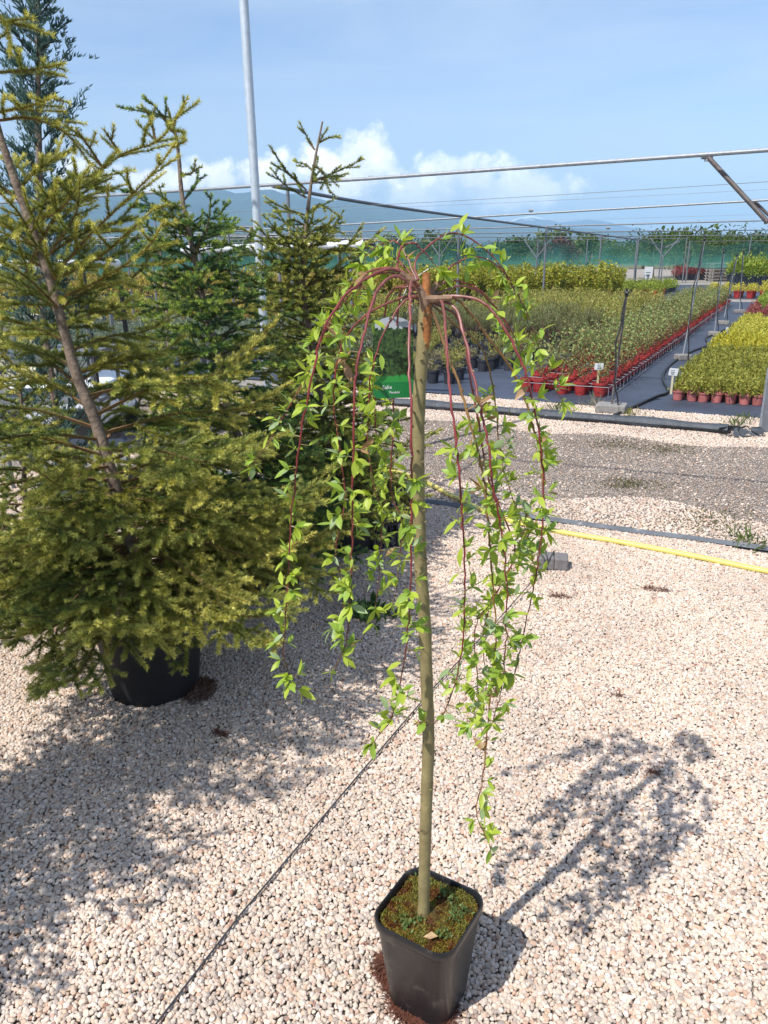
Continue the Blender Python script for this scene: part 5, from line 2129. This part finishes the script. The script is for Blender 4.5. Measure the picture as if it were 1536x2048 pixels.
# cut stub above the graft
s0, s1 = at(853, 697, YT-.007), at(853, 545, YT-.002)
mb = MB()
mb.tube([s0, s0.lerp(s1, .15), s0.lerp(s1, .5), s1], [.003, .0075, .0082, .0066], 12)
mb.build('cut_stub', M_stub, wil)
g0 = at(850, 598, YT-.006)
mb = MB()
mb.tube([at(848, 625, YT-.004), g0+Vector((0, 0, -.006)), g0+Vector((-.004, .002, .010)), at(830, 566, YT), at(800, 546, YT-.01)], [.006, .009, .008, .006, .004], 10)
mb.tube([g0, at(866, 598, YT-.008), at(905, 596, YT-.02)], [.008, .0062, .0035], 8)
mb.tube([g0, at(872, 572, YT+.01), at(890, 552, YT+.04)], [.006, .0042, .003], 8)
mb.build('graft_knot', M_knot, wil)

# leaves: one mesh per shape and colour, shared
leaf_meshes = []
for mi, m_ in enumerate((M_lime, M_green, M_bronze, M_silver)):
    for s in range(2):
        ts = [0, .12, .32, .55, .78, 1]
        ws = [.05, .45, .92, 1, .62, 0]
        V, F = [], []
        for t, w in zip(ts, ws):
            bend = (-.26 if s == 0 else .10)*t*t
            for q in (-1, 0, 1):
                V.append((t, q*w*.18, bend+abs(q)*w*(.035 if s == 0 else .055)))
        for i in range(5):
            for k in range(2):
                F.append((i*3+k, (i+1)*3+k, (i+1)*3+k+1, i*3+k+1))
        leaf_meshes.append(npmesh('leaf', V, F, [m_], smooth=True))
leafV = []
for me in leaf_meshes:
    a = np.empty(len(me.vertices)*3, np.float32)
    me.vertices.foreach_get('co', a)
    leafV.append(a.reshape(-1, 3))
leafF = np.array(F)

# branches: outline in the photograph, and how far each hangs in front of (-) or behind (+) the stem
BR = [
    ([(845, 592), (800, 543), (752, 546), (692, 590), (648, 660), (622, 760), (600, 880), (586, 1000), (578, 1120), (572, 1230), (568, 1310), (592, 1375)], -.10, .0042, 0, 4),
    ([(835, 568), (785, 536), (718, 556), (662, 640), (626, 720), (592, 790), (556, 850), (530, 895), (508, 925)], .16, .0036, 0, 1),
    ([(838, 580), (792, 552), (756, 580), (736, 640), (716, 720), (708, 820), (706, 930), (705, 1040), (703, 1130), (700, 1200), (695, 1275), (672, 1335)], -.15, .0046, 2, 4),
    ([(843, 585), (824, 562), (820, 600), (818, 700), (822, 820), (823, 950), (822, 1080), (820, 1200), (812, 1300), (790, 1420), (748, 1482)], -.19, .0045, 2, 7),
    ([(835, 566), (799, 545), (800, 500), (826, 486), (852, 508), (870, 530)], .03, .0042, 2, 4),
    ([(836, 560), (832, 520), (880, 475), (915, 467), (960, 490), (1000, 530), (1035, 590), (1060, 640), (1076, 692)], .14, .0032, 0, 1),
    ([(858, 590), (888, 545), (935, 516), (978, 520), (1012, 552), (1042, 605), (1062, 660)], .17, .003, 0, 2),
    ([(858, 600), (900, 592), (960, 602), (1005, 650), (1045, 730), (1065, 800), (1080, 880), (1087, 960), (1085, 1050), (1075, 1130), (1062, 1200), (1046, 1270), (1030, 1345)], -.08, .0045, 0, 4),
    ([(858, 602), (905, 595), (938, 622), (980, 680), (1030, 750), (1060, 830), (1078, 900), (1086, 960), (1082, 1020), (1040, 1100), (992, 1190), (968, 1260), (972, 1370)], .06, .0046, 1, 6),
    ([(858, 602), (884, 604), (892, 680), (900, 780), (912, 880), (920, 980), (928, 1080), (930, 1180), (925, 1290), (904, 1385), (880, 1436), (850, 1452)], -.19, .0042, 2, 5),
    ([(858, 602), (906, 612), (930, 680), (955, 790), (975, 880), (985, 970), (1000, 1050), (1010, 1120), (1014, 1200), (1010, 1300), (1000, 1390), (985, 1440)], -.14, .0044, 2, 4),
    ([(850, 602), (872, 640), (900, 720), (925, 790), (950, 880), (968, 960), (978, 1060), (985, 1150), (990, 1250), (986, 1350), (976, 1440), (965, 1560), (952, 1625), (980, 1690)], -.10, .0044, 1, 4),
    ([(838, 578), (785, 580), (766, 650), (756, 740), (750, 850), (770, 950), (765, 1050), (758, 1150), (748, 1235)], .13, .0034, 0, 2),
    ([(842, 580), (806, 572), (795, 640), (790, 760), (785, 880), (782, 980), (805, 1050), (798, 1120), (790, 1200)], .10, .0034, 0, 5),
    ([(832, 562), (800, 525), (765, 512), (742, 538), (705, 610), (680, 690), (668, 760)], .19, .003, 0, 0),
    ([(858, 594), (930, 572), (985, 610), (1040, 690), (1090, 750), (1125, 800)], .17, .0032, 0, 3),
    ([(856, 600), (918, 640), (940, 750), (958, 850), (975, 950), (1010, 1040), (1030, 1110), (985, 1200), (950, 1260), (958, 1400), (945, 1440)], -.02, .0036, 0, 4),
    ([(842, 580), (800, 490), (770, 486), (742, 500), (725, 520)], .10, .0028, 0, 1),
    ([(850, 600), (880, 570), (905, 560), (960, 580), (1010, 640), (1040, 700)], .1, .003, 0, 4),
    ([(840, 590), (790, 600), (720, 640), (680, 700), (668, 800), (680, 900), (690, 1000), (672, 1100), (690, 1200), (668, 1250)], .05, .0036, 0, 1),
    ([(846, 596), (812, 600), (770, 660), (740, 760), (735, 860), (745, 960), (760, 1010)], -.05, .0034, 0, 2),
    ([(836, 566), (770, 545), (715, 575), (668, 630), (640, 690), (618, 740)], .13, .003, 0, 1),
    ([(852, 600), (900, 640), (965, 700), (990, 800), (1000, 900), (1020, 980), (1050, 1060), (1068, 1130)], .12, .0034, 1, 5)]
leaves = []          # (branch index, mesh index, matrix)
branch_objs = []
Rn = random.Random(77)
for bi, (poly, dy, rad0, mk, bare_n) in enumerate(BR):
    m = len(poly)
    P3 = []
    for k, (px, py) in enumerate(poly):
        t = k/(m-1)
        s = min(1, t*2.2)
        s = s*s*(3-2*s)
        P3.append(at(px, py, YT+dy*s))
    cv = spline(P3, 7)
    # small wobble, kinks at the nodes
    cv = [p+Vector((Rn.gauss(0, .0009), Rn.gauss(0, .0009), 0)) for p in cv]
    n = len(cv)
    rads = [rad0*.66*(1-.72*(i/(n-1))**.7)+.0003*(i % 4 == 0) for i in range(n)]
    mb = MB()
    rads = [q*(1+.13*mnoise.noise(Vector((k*.55, bi*3.1, 0)))) for k, q in enumerate(rads)]
    mb.tube(cv, rads, 7)
    ln = [0]
    for i in range(n-1):
        ln.append(ln[-1]+(cv[i+1]-cv[i]).length)
    s = bare_n*.042+.055
    nodes = []
    while s < ln[-1]-.002:
        nodes.append(s)
        s += Rn.uniform(.011, .036)
    nodes.append(ln[-1])
    # buds along the bare arch
    for k in range(3, n-4):
        if Rn.random() < .30:
            a = Rn.uniform(0, 6.28)
            T = (cv[k+1]-cv[k]).normalized()
            S = T.orthogonal().normalized()
            o_ = (S*math.cos(a)+T.cross(S)*math.sin(a))
            q = cv[k]+o_*rads[k]*.7
            mb.tube([q, q+(o_+T*.6)*.0022, q+(o_*.7+T)*.0045], [.0015, .0013, .0004], 5)
    for s in nodes:
        i = max(k for k in range(n) if ln[k] <= s+1e-9)
        i = min(i, n-2)
        q = cv[i].lerp(cv[i+1], (s-ln[i])/max(1e-6, ln[i+1]-ln[i]))
        T = (cv[i+1]-cv[i]).normalized()
        frac = s/ln[-1]
        last = s == nodes[-1]
        # sparse tips near the ends of the shoots, as on the plant
        for w in range(1 if Rn.random() < .55 else 2):
            a = Rn.uniform(0, 6.28)
            S = T.orthogonal().normalized()
            B_ = T.cross(S)
            out = (S*math.cos(a)+B_*math.sin(a))
            out = (out+Vector((0, 0, .15))+T*.15).normalized() if not last else (T+out*.2).normalized()
            sl = Rn.uniform(.003, .016)
            tip_ = q+out*sl
            mb.tube([q, tip_], [.0012, .0007], 4)
            nl = Rn.choice([3, 4, 4, 5, 5, 6]) if frac > .12 else Rn.choice([3, 4, 5])
            if Rn.random() < .2 and not last:
                nl = 1
            big = Rn.uniform(.8, 1.2)
            young = Rn.random() < max(.03, .8-frac*2.0) and not last
            for k in range(nl):
                b = k*2.4+Rn.uniform(-.5, .5)
                S2 = out.orthogonal().normalized()
                B2_ = out.cross(S2)
                sp_ = Rn.uniform(.35, 1.25)
                d = (out*(1-.35*sp_)+(S2*math.cos(b)+B2_*math.sin(b))*sp_).normalized()
                d = (d+Vector((0, 0, Rn.uniform(-.25, .35)))).normalized()
                L_ = big*Rn.uniform(.0175, .0305)*(1.12 if last else 1)
                nrm = (Vector((0, 0, 1))*.9+out*.5+Vector((Rn.gauss(0, .35), Rn.gauss(0, .35), 0)))
                yv = nrm.cross(d)
                if yv.length < 1e-3:
                    yv = d.orthogonal()
                yv.normalize()
                zv = d.cross(yv)
                M4 = Matrix((d, yv, zv)).transposed().to_4x4()
                M4 = Matrix.Translation(tip_) @ M4 @ Matrix.Diagonal((L_, L_*Rn.uniform(.85, 1.25), L_, 1))
                x = Rn.random()
                kind = 2 if young and x < .5 else (0 if x < .52 else 1 if x < .90 else 3)
                leaves.append((bi, kind*2+Rn.randrange(2), M4))
    br = mb.build('branch', M_shoot, wil)
    a = br.data.color_attributes.new('Col', 'FLOAT_COLOR', 'POINT')
    old, mid_, tip_c = ((.20, .075, .055), (.20, .028, .03), (.10, .045, .025)) if mk != 1 else ((.20, .11, .05), (.23, .12, .03), (.20, .05, .03))
    if mk == 2:
        old = (.23, .095, .075)
    cc = []
    for v in br.data.vertices:
        k = v.index//7
        t = min(1, k/(n-1))
        if v.index >= 7*n:
            cc += [.16, .12, .03, 1]
            continue
        f = min(1, t/.35)
        c_ = [old[q]*(1-f)+mid_[q]*f for q in range(3)]
        f = max(0, (t-.6)/.4)
        c_ = [c_[q]*(1-f)+tip_c[q]*f for q in range(3)]
        cc += c_+[1]
    a.data.foreach_set('color', cc)
    branch_objs.append(br)
# the 300 leaves that show largest are objects, the rest one part
camp = Vector((0, 0, CAMH))
order = sorted(range(len(leaves)), key=lambda i: -(leaves[i][2].to_scale().x**1.0)/((leaves[i][2].translation-camp).length))
solo = set(order[:300])
Vs, Fs, Ms, nv = [], [], [], 0
off = Vector(wil.location)
for i, (bi, mi, M4) in enumerate(leaves):
    M4 = Matrix.Translation(-off) @ M4
    if i in solo:
        o = link('leaf', leaf_meshes[mi], branch_objs[bi])
        o.matrix_local = M4
    else:
        A_ = np.array(M4)
        V = leafV[mi] @ A_[:3, :3].T+A_[:3, 3]
        Vs.append(V)
        Fs.append(leafF+nv)
        Ms.append(np.full(len(leafF), mi//2))
        nv += len(V)
o = link('leaves', npmesh('leaves', np.concatenate(Vs), np.concatenate(Fs), [M_lime, M_green, M_bronze, M_silver], mi=np.concatenate(Ms), smooth=True), wil)
o['kind'] = 'stuff'
print('willow leaves', len(leaves))

# plant tag hung behind the shoots
tcx = at(786, 716, YT+.06)
TW, TH = .071, .142
tagroot = empty('plant_tag', tcx, 'green plant label card with a tree picture hanging in the willow', 'plant label')
mp_ = bpy.data.materials.new('tag_print')
mp_.use_nodes = True
N, L = mp_.node_tree.nodes, mp_.node_tree.links
b = N['Principled BSDF']
b.inputs['Roughness'].default_value = .32
t_ = N.new('ShaderNodeTexCoord')
sx = N.new('ShaderNodeSeparateXYZ')
L.new(t_.outputs['Object'], sx.inputs[0])
nn = N.new('ShaderNodeTexNoise')
nn.inputs['Scale'].default_value = 170
nn.inputs['Detail'].default_value = 6
L.new(t_.outputs['Object'], nn.inputs['Vector'])
rmp = N.new('ShaderNodeValToRGB')
rmp.color_ramp.elements[0].position, rmp.color_ramp.elements[0].color = .35, (.006, .018, .008, 1)
rmp.color_ramp.elements[1].position, rmp.color_ramp.elements[1].color = .68, (.07, .14, .035, 1)
L.new(nn.outputs[0], rmp.inputs[0])


def step_mix(thr, below, above, wob):
    a = N.new('ShaderNodeMath')
    a.operation = 'MULTIPLY_ADD'
    L.new(nn.outputs[0], a.inputs[0])
    a.inputs[1].default_value = wob
    L.new(sx.outputs[2], a.inputs[2])
    g2 = N.new('ShaderNodeMath')
    g2.operation = 'GREATER_THAN'
    L.new(a.outputs[0], g2.inputs[0])
    g2.inputs[1].default_value = thr
    x_ = N.new('ShaderNodeMix')
    x_.data_type = 'RGBA'
    L.new(g2.outputs[0], x_.inputs[0])
    for k, c_ in ((6, below), (7, above)):
        if isinstance(c_, tuple):
            x_.inputs[k].default_value = c_
        else:
            L.new(c_, x_.inputs[k])
    return x_.outputs[2]


lower = step_mix(-.0425, (.012, .17, .045, 1), (.03, .26, .05, 1), 0.0)
midp = step_mix(-.021, lower, rmp.outputs[0], .02)
topc = step_mix(.062, midp, (.42, .46, .50, 1), .02)
L.new(topc, b.inputs['Base Color'])
mb = MB()
outl = []
for k in range(13):
    a = math.pi*k/12
    outl.append((math.cos(a)*TW/2, TH/2-.022+.022*math.sin(a)))
outl += [(-TW/2, -TH/2+.006), (-TW/2+.006, -TH/2), (TW/2-.006, -TH/2), (TW/2, -TH/2+.006)]
mb.quad([(x, -.0004, z) for x, z in outl])
mb.quad([(x, .0004, z) for x, z in reversed(outl)])
no = len(outl)
for k in range(no):
    mb.f.append((k, (k+1) % no, 2*no-1-((k+1) % no), 2*no-1-k))
    mb.m.append(0)
card = link('card', mb.mesh('card', mp_, smooth=False), tagroot)
card.rotation_euler = (.0, 0, .10)
for txt, size, x, z in (('Salix', .0098, -.020, -.0545), ("'Pendula'", .0058, -.008, -.0625)):
    fc = bpy.data.curves.new('lettering', 'FONT')
    fc.body = txt
    fc.size = size
    fc.extrude = .0001
    fc.materials.append(M_signw)
    fo = bpy.data.objects.new('lettering', fc)
    C.objects.link(fo)
    fo.parent = card
    fo.location = (x, -.0008, z)
    fo.rotation_euler = (math.pi/2, 0, 0)
mb = MB()
mb.tube([Vector((0, 0, TH/2-.004)), Vector((.03, .0, .13)), Vector((.06, -.03, .15))], .0008, 4)
link('tie', mb.mesh('tie', M_whitep), tagroot)
